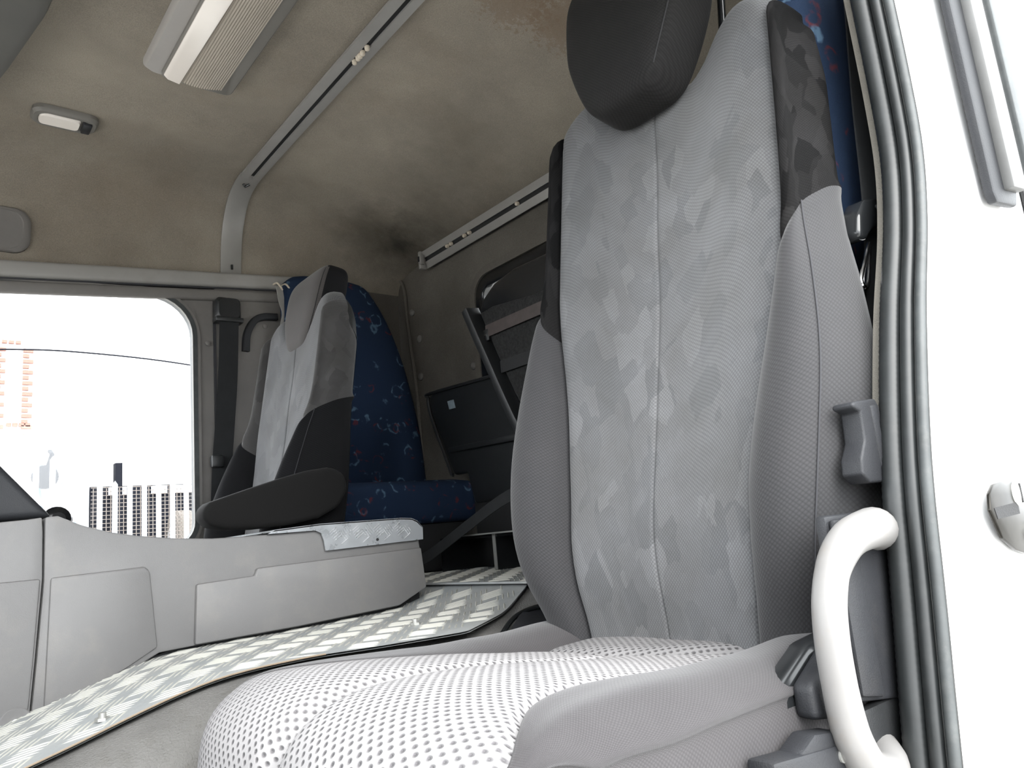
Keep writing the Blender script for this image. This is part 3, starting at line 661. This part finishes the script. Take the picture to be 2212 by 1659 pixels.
    for sg in (1, -1):
        def crs(i):
            wi = cr(WC, acc[i]); w = .272 - wi; B = cr([(0, .014), (.1, .020), (.25, .016), (.34, .006), (.42, .0), (.5, -.004), (.6, -.004), (.9, 0)], acc[i]); e0 = cr([(0, .0), (.2, .0), (.28, -.006), (.36, -.018), (.44, -.028), (.9, -.03)], acc[i]); fade = max(0, min(1, (.60-acc[i])/.1))
            return spline([(wi-.001, -.007, 0), (wi+w*.10, .002+B*.3, 0), (wi+w*.35, .003+B*.9, 0), (wi+w*.65, .002+B, 0), (wi+w*.88, lerp(.004+B, e0, .55), 0), (.272, e0, 0), (.2735, e0-.005, 0), (.2715, e0-.010, 0), (.274, e0-.04, 0), (.272, -.11, 0), (.262, -.16, 0)], 4)
        cc = [crs(i) for i in range(nsd)]
        mk('cushion_bolster', grid(lambda j, i: cpos(i, sg*cc[i][j].x, cc[i][j].y if acc[i] < .52 else cc[i][j].y*max(0, 1-(acc[i]-.52)/.1)), list(range(len(cc[0]))), list(range(nsd)), lambda j, i: (j*.008, acc[i])), MT['cushion_side'], root, ang=70)
    # base
    mk('seat_pan', bevel(box(.29+bx, .86+bx, by-.235, by+.235, -.34+bz, -.20+bz), .02), MT['black_plastic'], root)
    mk('pedestal', bevel(hexa([(.36+bx, by-.2, -.6+bz), (.84+bx, by-.2, -.6+bz), (.84+bx, by+.2, -.6+bz), (.36+bx, by+.2, -.6+bz)], [(.42+bx, by-.17, -.33+bz), (.8+bx, by-.17, -.33+bz), (.8+bx, by+.17, -.33+bz), (.42+bx, by+.17, -.33+bz)]), .015), MT['black_matt'], root)
    return root
seat1 = seat('passenger_seat', 'large grey patterned passenger seat beside the open doorway', (.8, .69, -.136), 'cab seats', .045, -.01)
# near side trim of that seat
cov = mk('side_cover', prism([(.60, .418, -.205), (.628, .418, -.158), (.69, .418, -.128), (.80, .418, -.118), (.86, .418, -.15), (.86, .418, -.30), (.59, .418, -.30)], (0, .03, 0), .012, 3, 20), MT['black_gloss'], seat1)
mk('recliner_boss', prism([(.640, .418, -.157), (.686, .418, -.133), (.708, .418, -.130), (.712, .418, -.19), (.70, .418, -.195), (.640, .418, -.185)], (0, -.022, 0), .009, 3, 20), MT['dark_plastic'], seat1); 
lv = mk('tilt_lever', join(bevel(hexa([(.552, .385, -.222), (.66, .385, -.232), (.66, .412, -.232), (.552, .412, -.222)], [(.552, .385, -.196), (.660, .385, -.206), (.660, .412, -.206), (.552, .412, -.196)]), .004), bevel(hexa([(.585, .387, -.204), (.66, .387, -.210), (.66, .410, -.210), (.585, .410, -.204)], [(.620, .387, -.190), (.660, .387, -.196), (.660, .410, -.196), (.620, .410, -.190)]), .003)), MT['dark_plastic'], seat1)
mk('lever_screw', disc((.652, .385, -.214), (0, -1, 0), .006, .002, 12), MT['steel'], lv)
seat2 = seat('driver_seat', 'smaller grey driver seat with armrest in front of the blue seat', (.845, 2.18, -.126), 'cab seats', .028, -.095, .86, True)
arm_out = [(.571, .118), (.574, .098), (.585, .080), (.625, .069), (.70, .066), (.78, .069), (.86, .082), (.915, .108), (.942, .150), (.938, .186), (.918, .205), (.89, .211), (.83, .203), (.766, .187), (.70, .168), (.627, .146), (.589, .134)]
mk('armrest', prism([(a, 1.835, b) for a, b in arm_out], (0, .075, 0), .018, 4, 30), MT['headrest'], seat2)
mk('armrest_pivot', disc((.915, 1.90, .15), (0, 1, 0), .03, .05, 16), MT['black_plastic'], seat2)

# ------------------------------------------------------------------ side-facing blue seats
def blue_seat(name, label, cx, yb, face, group, trim=False):
    # yb: y of backrest rear, face: -1 faces -y, +1 faces +y
    r = thing(name, label, 'seat', (cx, yb + face*.25, -.1), group)
    half = [(.19, .348), (.28, .347), (.40, .342), (.55, .322), (.70, .29), (.83, .245), (.93, .19), (.985, .14), (1.0, .07)]
    rings = []
    for z in [.12, .19] + lin(.22, .96, 22) + [.975, .985, .993, 1.0]:
        wd = cr(half, z); t = (z-.12)/.9; k = 1 if z < .94 else math.sqrt(max(.02, 1-((z-.94)/.062)**2)); lean = .05*t
        ring = []
        for q in range(36):
            a = 2*math.pi*q/36; c, s = math.cos(a), math.sin(a)
            ring.append((cx + (wd if c > 0 or not trim else min(wd, .18))*math.copysign(abs(c)**.55, c), yb - face*lean*0 + face*(.02 + .05*k*0 + .055 + .05*k*math.copysign(abs(s)**.6, s)) - face*lean, z))
        rings.append(ring)
    mk('backrest', loft(rings), MT['moquette'], r, ang=60)
    y0, y1 = yb + face*.02, yb + face*.46
    cr_ = []
    for tz, g in ((.055, .02), (.07, .004), (.10, 0), (.15, 0), (.175, .006), (.188, .02), (.196, .05), (.198, .1)):
        cr_.append([(a, b, tz) for a, b in rrect(cx-.28+g, cx+.34-g, min(y0, y1)+g, max(y0, y1)-g, .06)])
    mk('cushion', loft(cr_), MT['moquette'], r, ang=60)
    mk('plinth', bevel(box(cx-.27, cx+.27, min(y0, y1)+.03, max(y0, y1)-.06, -.1, .055), .01), MT['black_matt'], r)
    return r
blue_seat('bus_seat', 'blue patterned side-facing seat behind the driver seat', 1.25, 2.56, -1, 'blue side-facing seats', True)
blue_seat('bus_seat', 'blue patterned seat showing as a strip behind the large grey seat', 1.27, .455, 1, 'blue side-facing seats')

# ------------------------------------------------------------------ folded seats on the rear wall
fs = thing('folded_seat_shell', 'black plastic folded seat shell with small pale sticker on the rear wall', 'folded seat', (1.5, 2.05, -.1))
sh = [(2.135, .205), (2.145, .225), (2.215, .40), (2.232, .465), (2.228, .492), (2.205, .508), (1.80, .490), (1.70, .486), (1.70, .10), (2.04, .10), (2.06, .205)]
mk('shell', prism([(1.47 + (.5-b)*.06, a, b) for a, b in sh], (.05, 0, .01), .014, 3, 25), MT['black_plastic'], fs)
mk('rim', tube(spline([(1.468 + (.5-b)*.06, a, b) for a, b in [(2.135, .21), (2.145, .225), (2.213, .40), (2.229, .465), (2.224, .492), (2.2, .504), (1.75, .485)]], 6), .006, 8), MT['black_plastic'], fs)
mk('rib', prism([(1.475, 2.13, .30), (1.472, 1.75, .29), (1.474, 1.75, .272), (1.477, 2.122, .282)], (-.008, 0, 0), .003), MT['black_plastic'], fs)
mk('sticker', prism([(1.4705, 2.112, .458), (1.4705, 2.075, .457), (1.4725, 2.070, .428), (1.4725, 2.107, .429)], (-.0012, 0, 0)), MT['sticker'], fs)
mk('mount', bevel(box(1.5, 1.56, 1.72, 2.05, -.1, .2), .01), MT['black_matt'], fs)
fb = thing('seat_back_frame', 'black carpeted seat back with brown strap in front of the rear window', 'folded seat', (1.44, 1.5, -.09))
def tilt(y, z): return 1.36 + (.67 - z)*.14          # top leans forward
rail_p = [(1.785, .672), (1.765, .61), (1.728, .50), (1.683, .367), (1.645, .275), (1.60, .22), (1.5, .19), (1.2, .185)]
mk('side_rail', sweep(spline([(tilt(a, b)-.012, a, b) for a, b in rail_p], 6), rrect(-.022, .03, -.014, .014, .004, 2), (1, 0, 0)), MT['black_plastic'], fb)
pan = [(1.772, .665), (1.74, .70), (1.68, .728), (1.58, .742), (1.40, .738), (1.05, .735), (1.05, .20), (1.58, .21), (1.64, .285), (1.69, .39), (1.735, .54)]
mk('shell', prism([(tilt(a, b)+.012, a, b) for a, b in pan], (.05, 0, 0), .012, 3, 25), MT['black_gloss'], fb)
car = [(1.752, .655), (1.69, .660), (1.60, .651), (1.52, .642), (1.40, .640), (1.08, .635), (1.08, .225), (1.56, .23), (1.625, .30), (1.67, .40), (1.715, .53)]
mk('carpet_panel', prism([(tilt(a, b)+.002, a, b) for a, b in car], (.012, 0, 0), .003), MT['carpet'], fb)
for (y0, z0, m, hh, nm, lb) in ((1.735, .594, MT['brown_strap'], .036, 'strap', 'brown webbing strap'), (1.70, .478, MT['black_matt'], .036, 'strap', None)):
    s = mk(nm, ribbon([(tilt(0, z0)-.004, y0, z0), (tilt(0, z0)-.006, 1.5, z0-.0), (tilt(0, z0)-.006, 1.06, z0-.002)], (0, 0, 1), hh, .003), m, fb)
    if lb: s['label'] = lb
for y0, z0 in ((1.742, .583), (1.668, .316)):
    bk = mk('bracket', bevel(box(tilt(0, z0)-.008, tilt(0, z0)+.004, y0-.02, y0+.008, z0-.018, z0+.018), .003), MT['black_plastic'], fb)
    mk('bolt', disc((tilt(0, z0)-.008, y0-.006, z0), (-1, 0, 0), .005, .003, 10), MT['chrome'], bk)
for yy in (1.10, 1.34): mk('leg', box(1.47, 1.50, yy, yy+.03, -.094, .24), MT['black_matt'], fb)
bxx = thing('seat_mount_box', 'open black steel channel standing on the rear tread plate', 'bracket', (1.32, 1.7, -.094))
mk('channel', join(box(1.28, 1.46, 1.40, 1.93, -.006, .002), box(1.28, 1.46, 1.922, 1.93, -.094, -.006), box(1.28, 1.46, 1.40, 1.408, -.094, -.006), box(1.452, 1.46, 1.40, 1.93, -.094, -.006)), MT['black_gloss'], bxx, smooth=False)
mk('divider', box(1.278, 1.46, 1.662, 1.672, -.094, -.002), MT['black_gloss'], bxx, smooth=False)
mk('bright_edge', box(1.2765, 1.279, 1.661, 1.673, -.092, .001), MT['steel'], bxx, smooth=False)
mk('top_plate', box(1.262, 1.47, 1.36, 1.86, .002, .006), MT['steel'], bxx, smooth=False)
solo('lap_belt', ribbon(spline([(1.30, 1.50, .12), (1.26, 1.60, .085), (1.235, 1.75, .02), (1.22, 1.88, -.035), (1.20, 1.97, -.07), (1.19, 2.0, -.093)], 6), (.3, .25, 1), .036, .002), MT['webbing'], 'dark grey lap belt slanting down beside the black channel', 'seat belt')
# slider bracket between near seat and tread plate
sl = thing('seat_slider_bracket', 'bent metal slider bracket on the floor beside the large seat', 'bracket', (.9, 1.05, -.2))
mk('bracket', prism([(.80, 1.02, -.15), (.86, 1.06, -.128), (1.0, 1.02, -.13), (1.0, .98, -.16), (.88, 1.02, -.155), (.82, .99, -.17)], (0, 0, -.03), .005), MT['dark_plastic'], sl)
mk('tube', tube(spline([(.76, 1.0, -.160), (.84, 1.05, -.138), (.90, 1.04, -.128), (.98, 1.0, -.130), (1.02, .93, -.14)], 6), .0045, 10), MT['black_gloss'], sl)
mk('foot', box(.78, .97, .97, 1.03, -.6, -.17), MT['floor_dark'], sl)

# ------------------------------------------------------------------ ceiling fittings
def rail(name, label, path, side, glid, group):
    r = thing(name, label, 'curtain rail', path[0], group)
    pr = [(-.034, 0), (-.034, .008), (-.010, .011), (-.0075, .011), (-.0075, .003), (.0075, .003), (.0075, .011), (.010, .011), (.034, .008), (.034, 0)]
    mk('channel', sweep(path, pr, side), MT['rail'], r, ang=20)
    mk('slot', sweep(path, [(-.0073, .0032), (-.0073, .005), (.0073, .005), (.0073, .0032)], side), MT['black_matt'], r)
    P = [Vector(p) for p in path]
    t = (P[-1]-P[0]).normalized(); s = Vector(side); u = t.cross(s).normalized()
    for q in glid:
        i = min(range(len(P)), key=lambda k: abs(P[k].y - q)); c = P[i] + u*.008; c.y = q
        if i and i < len(P)-1: c.z = P[i].z + u.z*.008
        mk('glider', disc(c, u, .0075, .010, 12, .0065, .003), MT['glider'], r)
    return r
rpath = [(.915, y, ceil_pt(q, .915)[2]-.004) for q, y in [(q, ceil_pt(q, .915)[1]) for q in lin(.315, .70, 30)]]
ra = rail('curtain_rail', 'long grey curtain rail across the middle of the roof', rpath[::-1], (1, 0, 0), (1.625, 1.605, 1.594, 1.58, 1.555), 'curtain rails')
ep = [(.915, ceil_pt(q, .915)[1] - .006*(1 if q < .25 else .6), ceil_pt(q, .915)[2] - (.004 if q < .15 else .008)) for q in lin(.322, .002, 26)]
eg = sweep(ep, rrect(-.037, .037, -.001, .006, .0029, 2), (-1, 0, 0))
mk('end_strap', eg, MT['rail'], ra)
mk('end_hook', tube([(.905, 2.425, 1.262), (.912, 2.43, 1.255), (.925, 2.42, 1.262)], .004, 8), MT['black_gloss'], ra)
mk('strap_slot', box(.912, .918, 2.578, 2.584, 1.005, 1.022), MT['black_matt'], ra)
rb = rail('curtain_rail', 'short looking grey curtain rail along the top of the rear wall', [(1.575, y, 1.06) for y in lin(2.335, 1.0, 8)], (-.35, 0, 1), (2.17, 2.145, 2.06, 2.03, 1.76), 'curtain rails')
mk('end_cap', bevel(box(1.545, 1.575, 2.328, 2.345, 1.02, 1.092), .005), MT['pale_plastic'], rb)
mk('end_clip', bevel(box(1.538, 1.56, 2.318, 2.333, 1.035, 1.075), .004), MT['pale_plastic'], rb)
mk('end_pin', box(1.535, 1.545, 2.322, 2.330, 1.045, 1.065), MT['black_matt'], rb)

def cz(x, y):                       # underside of the headliner
    q = min(lin(.28, .8, 200), key=lambda q: abs(ceil_pt(q, x)[1]-y)); return ceil_pt(q, x)[2]
lt = thing('ceiling_lamp', 'long ribbed fluorescent ceiling lamp with bright reflector strip', 'lamp', (.57, 1.6, cz(.57, 1.6)))
zc = cz(.57, 1.6)
mk('housing', loft([[(a, b, zc + .02 - dz) for a, b in rrect(.46+g, .69-g, 1.15+g, 1.935-g, .03)] for dz, g in ((0, 0), (.03, 0), (.04, .008))]), MT['lamp_grey'], lt)
mk('border', loft([[(a, b, zc - .018 - dz) for a, b in rrect(.505+g, .688-g, 1.17+g, 1.925-g, .018)] for dz, g in ((0, 0), (.010, 0), (.014, .004))]), MT['lamp_dark'], lt)
def lens(u, v): return (lerp(.515, .655, u), lerp(1.19, 1.90, v), zc - .034 - .012*math.sin(math.pi*u) - .0012*math.cos(u*2*math.pi*22))
mk('lens', grid(lens, lin(0, 1, 133), [0, .02, .5, .98, 1]), MT['lens'], lt, ang=80)
mk('reflector', prism([(.508, 1.20, zc-.0335), (.560, 1.20, zc-.0485), (.548, 1.905, zc-.0445), (.520, 1.91, zc-.0365), (.508, 1.90, zc-.0335)], (0, 0, -.004), .001), MT['reflector'], lt)
zs = cz(.345, 2.30)
dl = thing('dome_lamp', 'small oval interior lamp near the driver side header', 'lamp', (.345, 2.30, zs))
mk('rim', loft([[(a, b, zs + .012 - dz) for a, b in rrect(.262+g, .428-g, 2.245+g, 2.338-g, .028)] for dz, g in ((0, 0), (.022, 0), (.030, .006), (.030, .016), (.026, .017))]), MT['lamp_dark'], dl)
mk('lens', loft([[(a, b, zs - .012 - dz) for a, b in rrect(.280+g, .385-g, 2.265+g, 2.322-g, .012)] for dz, g in ((0, 0), (.010, .004))]), MT['reflector'], dl)
mk('switch', bevel(box(.388, .412, 2.266, 2.32, zs-.026, zs-.01), .004), MT['dark_plastic'], dl)
spk = thing('roof_speaker', 'round grey speaker in a rounded cover above the driver window', 'speaker', (.2, 2.585, .98))
def hp(a, b): return None
def hdr(x, z):                       # point on the driver-side header at height z
    q = min(lin(0, .3, 300), key=lambda q: abs(ceil_pt(q, x)[2]-z)); return Vector(ceil_pt(q, x))
oc = rrect(.03, .305, .962, 1.098, .045)
mk('cover', loft([[Vector((a*(1-g)+.168*g, hdr(a, b).y - dy, b*(1-g)+1.03*g)) for a, b in oc] for dy, g in ((-.004, 0), (.010, 0), (.014, .05), (.014, .14), (.011, .16))]), MT['side_trim'], spk)
mk('grille', disc((.165, 2.585, 1.03), (0, -1, .22), .058, .010, 28, .054, .006), MT['dark_plastic'], spk)
oh = thing('overhead_console', 'dark grey rounded overhead console at the front of the roof', 'overhead console', (0, 1.7, 1.15))
ocp = [(-.6, .6), (.20, .6), (.225, 1.3), (.232, 1.62), (.225, 1.74), (.205, 1.86), (.185, 1.98), (.165, 2.08), (.12, 2.2), (.0, 2.3), (-.6, 2.32)]
mk('shell', loft([[((a+.2)*(1-g)-.2, (b-1.5)*(1-g)+1.5, zz) for a, b in ocp] for zz, g in ((1.29, 0), (1.22, .0), (1.195, .02), (1.185, .06))]), MT['overhead'], oh)
mk('trim_line', tube(spline([(.222, 1.45, 1.226), (.226, 1.62, 1.226), (.219, 1.74, 1.226), (.200, 1.86, 1.226)], 5), .003, 8), MT['pale_plastic'], oh)

# ------------------------------------------------------------------ belts, hooks, handles
fbelt = thing('shoulder_belt', 'dark driver seat belt hanging on the far pillar beside the window', 'seat belt', (.87, 2.54, .0))
mk('height_adjuster', loft([[(a, 2.555 - dy, b) for a, b in rrect(.836+g, .922-g, .795+g, .878-g, .018)] for dy, g in ((0, 0), (.03, 0), (.042, .008))]), MT['black_plastic'], fbelt)
mk('adjuster_lip', bevel(box(.832, .926, 2.505, 2.55, .788, .806), .005), MT['black_plastic'], fbelt)
mk('webbing', ribbon(spline([(.878, 2.515, .80), (.872, 2.522, .6), (.862, 2.528, .45), (.85, 2.53, .30), (.84, 2.53, .1)], 5), (1, -.15, 0), .062, .0025), MT['webbing'], fbelt)
mk('tongue', bevel(box(.812, .85, 2.51, 2.535, .295, .335), .005), MT['black_plastic'], fbelt)
ct = thing('curtain_tie', 'crumpled pale strap on small hooks behind the driver headrest', 'strap', (1.06, 2.52, .75))
mk('strap', ribbon(spline([(1.052, 2.50, .935), (1.062, 2.505, .88), (1.075, 2.51, .84), (1.066, 2.512, .78), (1.058, 2.515, .70)], 5), (1, .4, 0), .030, .002), MT['pale_plastic'], ct)
for dx in (0, .032): mk('hook', tube(spline([(1.048+dx, 2.555, .955), (1.048+dx, 2.51, .95), (1.055+dx, 2.498, .935), (1.066+dx, 2.505, .925)], 4), .0035, 8), MT['glider'], ct)
cl = solo('pillar_arch_trim', sweep(spline([(.945, 2.552, .70), (.95, 2.55, .76), (.975, 2.55, .81), (1.01, 2.55, .83), (1.06, 2.55, .835)], 6), rrect(-.012, .012, -.012, .012, .005, 3), (0, 1, 0)), MT['dark_plastic'], 'dark curved trim arch on the far pillar beside the belt', 'trim')

nb = thing('shoulder_belt', 'charcoal seat belt with metal tongue hanging on the near pillar', 'seat belt', (1.0, .43, .0))
wp = spline([(1.105, .43, .78), (1.10, .43, .725), (1.062, .43, .55), (1.037, .43, .405), (1.015, .432, .31), (.985, .434, .22), (.96, .436, .12), (.93, .44, .0), (.92, .44, -.12)], 6)
mk('webbing', ribbon(wp, (1, -.15, 0), .05, .0025), MT['webbing'], nb)
gd = mk('belt_guide', prism([(.948, .418, .335), (.958, .418, .362), (.984, .418, .388), (1.012, .418, .397), (1.06, .418, .402), (1.05, .418, .362), (.99, .418, .346), (.968, .418, .328), (.955, .418, .326)], (0, .03, 0), .006, 3, 20), MT['black_gloss'], nb)
for a, b in ((1.012, .382), (1.03, .386)): mk('dimple', disc((a, .418, b), (0, -1, 0), .0035, .001, 10), MT['dark_plastic'], gd)
mk('tongue', tube(spline([(.984, .424, .328), (.962, .424, .300), (.942, .424, .272), (.947, .424, .262), (.956, .424, .268), (.972, .424, .30), (.984, .424, .328)], 5), .003, 8), MT['chrome'], nb)
q_ = .398/.43
def lvp(pts, y): return [(a*q_, y, b*q_) for a, b in pts]
rl = mk('recline_lever', prism(lvp([(.852, .110), (.862, .112), (.908, .117), (.916, .108), (.917, .03), (.90, .018), (.862, .018), (.847, .028), (.850, .045), (.866, .066), (.868, .100), (.852, .104)], .388), (0, .024, 0), .005, 3, 15), MT['dark_plastic'], seat1)
mk('lever_rib', prism(lvp([(.890, .108), (.906, .110), (.908, .04), (.893, .032)], .386), (0, .006, 0), .003), MT['dark_plastic'], rl)
mk('lever_hole', disc((.905*q_, .3878, .032*q_), (0, -1, 0), .0045, .001, 10), MT['black_matt'], rl)
gh = thing('grab_handle', 'silver grey tubular grab handle beside the doorway', 'handle', (.72, .38, -.25))
hpth = spline([(.845, .418, -.033), (.806, .396, -.031), (.763, .38, -.028), (.714, .378, -.035), (.678, .377, -.055), (.660, .377, -.082), (.653, .377, -.112), (.652, .377, -.145), (.655, .377, -.18), (.662, .377, -.206), (.681, .378, -.231), (.712, .38, -.243), (.745, .394, -.243), (.775, .418, -.238)], 6)
hr_ = [lerp(.0225, .0152, min(max((i-4)/22, 0), 1)) if i < 44 else lerp(.0152, .018, min((i-44)/20, 1)) for i in range(len(hpth))]
mk('tube', tube(hpth, hr_, 20), MT['handle'], gh)
pt = thing('pillar_lower_trim', 'dark grey plastic pillar trim seen through the grab handle', 'trim', (.79, .41, -.4))
mk('panel', prism([(.712, .398, -.012), (.87, .398, -.012), (.87, .398, -.20), (.80, .398, -.198), (.712, .398, -.185)], (0, .012, 0), .004, 2), MT['dark_plastic'], pt)
mk('ridge', prism([(.716, .398, -.016), (.752, .398, -.016), (.758, .398, -.188), (.716, .398, -.180)], (0, -.007, 0), .004), MT['dark_plastic'], pt)
mk('lower_step', bevel(box(.69, .87, .400, .413, -.40, -.195), .004), MT['black_plastic'], pt)
solo('torn_felt_scrap', ribbon(spline([(.83, .40, -.20), (.815, .405, -.23), (.80, .405, -.255), (.81, .40, -.275)], 5), (.6, 1, .2), .018, .003), MT['felt'], 'frayed pale felt scrap hanging below the grab handle', 'felt scrap')

# ------------------------------------------------------------------ outside the cab, passenger side
stp = thing('door_striker', 'chrome door striker plate with slotted screws on white bodywork', 'striker', (.9, .3, -.07))
so_ = [(.846, -.022), (.852, -.006), (.866, .003), (.89, .006), (1.0, .006), (1.01, -.01), (1.01, -.06), (1.0, -.072), (.92, -.071), (.89, -.064), (.862, -.05)]
mk('plate', prism([(a, .302, b) for a, b in so_], (0, -.004, 0), .0015), MT['striker'], stp)
mk('slot', prism([(.854, .2985, -.020), (.92, .2985, -.017), (.92, .2985, -.029), (.858, .2985, -.031)], (0, -.001, 0)), MT['black_matt'], stp)
for a, b in ((.925, -.008), (.937, -.050)):
    s = mk('screw', disc((a, .298, b), (0, -1, 0), .014, .003, 18, .012, .001), MT['steel'], stp)
    mk('screw_slot', box(a-.0015, a+.0015, .2935, .2946, b-.010, b+.010), MT['black_matt'], s)
vb = thing('side_deflector', 'black and grey vertical deflector strip on the white cab side', 'deflector', (1.1, .29, .34))
mk('strip', prism([(1.033, .30, .355), (1.040, .30, .342), (1.115, .30, .352), (1.125, .30, .37), (1.115, .30, .9), (1.030, .30, .9)], (0, -.012, 0), .004), MT['dark_plastic'], vb)
mk('channel', prism([(1.075, .29, .365), (1.125, .29, .372), (1.12, .29, .9), (1.072, .29, .9)], (0, -.014, 0), .003), MT['pillar_pale'], vb)
mk('gap_strip', prism([(1.185, .30, .30), (1.205, .30, .30), (1.205, .30, .9), (1.185, .30, .9)], (0, -.004, 0)), MT['black_matt'], vb)
mk('outer_strip', prism([(1.215, .30, .30), (1.30, .30, .30), (1.30, .30, .9), (1.215, .30, .9)], (0, -.010, 0), .003), MT['rubber_pale'], vb)

# ------------------------------------------------------------------ the yard seen through the driver's window
MT['yard'] = pm('concrete yard', (.42, .41, .39), .9, vs=1.2)
MT['galv'] = pm('galvanised pales', (.30, .31, .33), .5, metal=.2, var=.08)
MT['brick'] = pm('red brick', (.26, .125, .10), .9, var=.2, vs=30)
MT['render'] = pm('white render', (.82, .82, .8), .9, var=.02)
MT['truck_white'] = pm('white truck paint', (.8, .8, .82), .3, var=.02)
MT['truck_blue'] = pm('blue stripe', (.06, .19, .36), .4)
MT['yard_black'] = pm('black chassis', (.009, .010, .014), .8, spec=.08)
MT['tyre'] = pm('dusty tyre', (.10, .09, .08), .9, bd=.01, bs=60)
MT['wire'] = pm('wire mesh', (.22, .19, .17), .6)
struct('ground', box(-60, 60, -40, 80, -1.75, -1.6), MT['yard'], 'pale concrete yard outside', smooth=False)
fence = thing('palisade_fence', 'pale palisade fence seen through the driver window', 'fence', (2, 9, -1.6))
for i in range(22):
    x = .3 + i*.145; tp = 1.20 if x < 1.66 else .93; z0 = -1.55
    pale = [(x-.026, z0), (x+.026, z0), (x+.026, tp-.04), (x, tp), (x-.026, tp-.04)]
    mk('pale', prism([(a, 9.0, b) for a, b in pale], (0, .012, 0)), MT['galv'], fence, smooth=False)
for zr in (-.9, .02): mk('rail', box(.2, 3.6, 9.012, 9.05, zr, zr+.05), MT['galv'], fence, smooth=False)
mw = []
for i in range(26): mw.append(box(1.70 + i*.042, 1.706 + i*.042, 9.08, 9.086, -1.5, .86))
for i in range(24): mw.append(box(1.68, 2.80, 9.08, 9.086, -.1 + i*.042, -.094 + i*.042))
wm = mk('wire_mesh', join(*mw), MT['wire'], fence, smooth=False); wm['kind'] = 'stuff'
trk = thing('parked_chassis', 'black flatbed chassis with tyres behind the wire mesh', 'truck', (4.6, 13.5, -1.6))
mk('frame', join(box(2.36, 6.5, 13.2, 14.6, .30, 1.28), box(2.36, 6.5, 13.1, 13.25, -1.6, .5)), MT['yard_black'], trk, smooth=False)
mk('stake', box(2.74, 2.84, 13.0, 13.15, -.4, 1.62), MT['yard_black'], trk, smooth=False)
for x0, x1 in ((2.68, 2.92), (3.3, 3.52), (3.62, 3.9), (4.0, 4.2)): mk('marker_panel', box(x0, x1, 13.1, 13.19, 1.14, 1.26), MT['truck_white'], trk, smooth=False)
for x0 in (3.62, 3.98, 4.7):
    ty = mk('tyre', tube([(x0 - .14 + .02*k, 12.68, .42) for k in range(15)], [.40 if 1 < k < 13 else .36 for k in range(15)], 24), MT['tyre'], trk)
    mk('hub', disc((x0-.15, 12.68, .42), (-1, 0, 0), .15, .02, 16), MT['galv'], ty)
trk2 = thing('parked_lorry', 'white lorry with blue stripes and a round black mirror beyond the fence', 'truck', (1.4, 14, -1.6))
mk('cab', bevel(box(-.5, 2.33, 12.6, 14.6, -1.6, 1.9), .12, 3), MT['truck_white'], trk2)
mk('stripe', ribbon(spline([(.4, 12.59, 1.58), (1.2, 12.59, 1.60), (1.75, 12.59, 1.52), (2.2, 12.59, 1.46)], 5), (0, 0, 1), .05, .01), MT['truck_blue'], trk2)
mk('stripe', ribbon([(1.9, 12.585, 1.68), (2.2, 12.585, 1.62)], (0, 0, 1), .03, .01), MT['truck_blue'], trk2)
for k, x in enumerate((1.66, 1.80, 1.96, 2.10)): mk('vent_line', ribbon(spline([(x, 12.58, 1.3), (x+.05, 12.58, 1.0), (x+.03, 12.58, .7)], 4), (1, 0, 0), .03, .01), MT['truck_blue'], trk2)
mk('mirror', disc((1.72, 12.4, 1.36), (0, -1, 0), .17, .06, 24, .16, .03), MT['yard_black'], trk2)
mk('mirror_arm', tube([(1.80, 12.6, 1.75), (1.80, 12.4, 1.68), (1.75, 12.38, 1.5)], .03, 8), MT['yard_black'], trk2)
bld = thing('brick_house', 'washed out house with red brick corner stones beyond the yard', 'building', (0, 30, -1.6))
mk('wall', box(-8, 3.9, 30, 34, -1.6, 7.85), MT['render'], bld, smooth=False)
mk('side_wall', box(3.9, 12, 30.6, 34, -1.6, 7.2), MT['render'], bld, smooth=False)
bxm = None
def brick(x0, x1, z0, z1, y=29.9): return mk('brick', box(x0, x1, y, 30.05, z0, z1), MT['brick'], bld, smooth=False)
for k in range(18):
    for bx0 in (2.62, 3.42):
        wdt = .30 if k % 2 else .18
        brick(bx0, bx0+wdt, 4.35 + k*.19, 4.47 + k*.19)
for k in range(4): brick(3.0 + k*.18, 3.14 + k*.18, 5.0, 5.12)
for k in range(3): brick(2.8 + k*.2, 2.95 + k*.2, 7.86, 7.96)
for k in range(3): brick(1.9, 2.5, 4.35 + k*.2, 4.5 + k*.2)
for k in range(2): brick(1.9, 2.55, 6.15 + k*.2, 6.3 + k*.2)
wn_ = mk('window', box(1.6, 2.4, 29.85, 30.02, 4.95, 6.05), MT['truck_white'], bld, smooth=False); mk('pane', box(1.7, 2.32, 29.84, 29.86, 5.05, 5.98), MT['galv'], wn_, smooth=False)
solo('overhead_cable', tube(spline([(-2, 22, 5.2), (2.0, 22, 5.6), (4.0, 22, 5.66), (6.6, 22, 5.5), (10, 22, 5.0)], 8), .022, 6), MT['yard_black'], 'thin overhead cable against the white sky', 'cable')
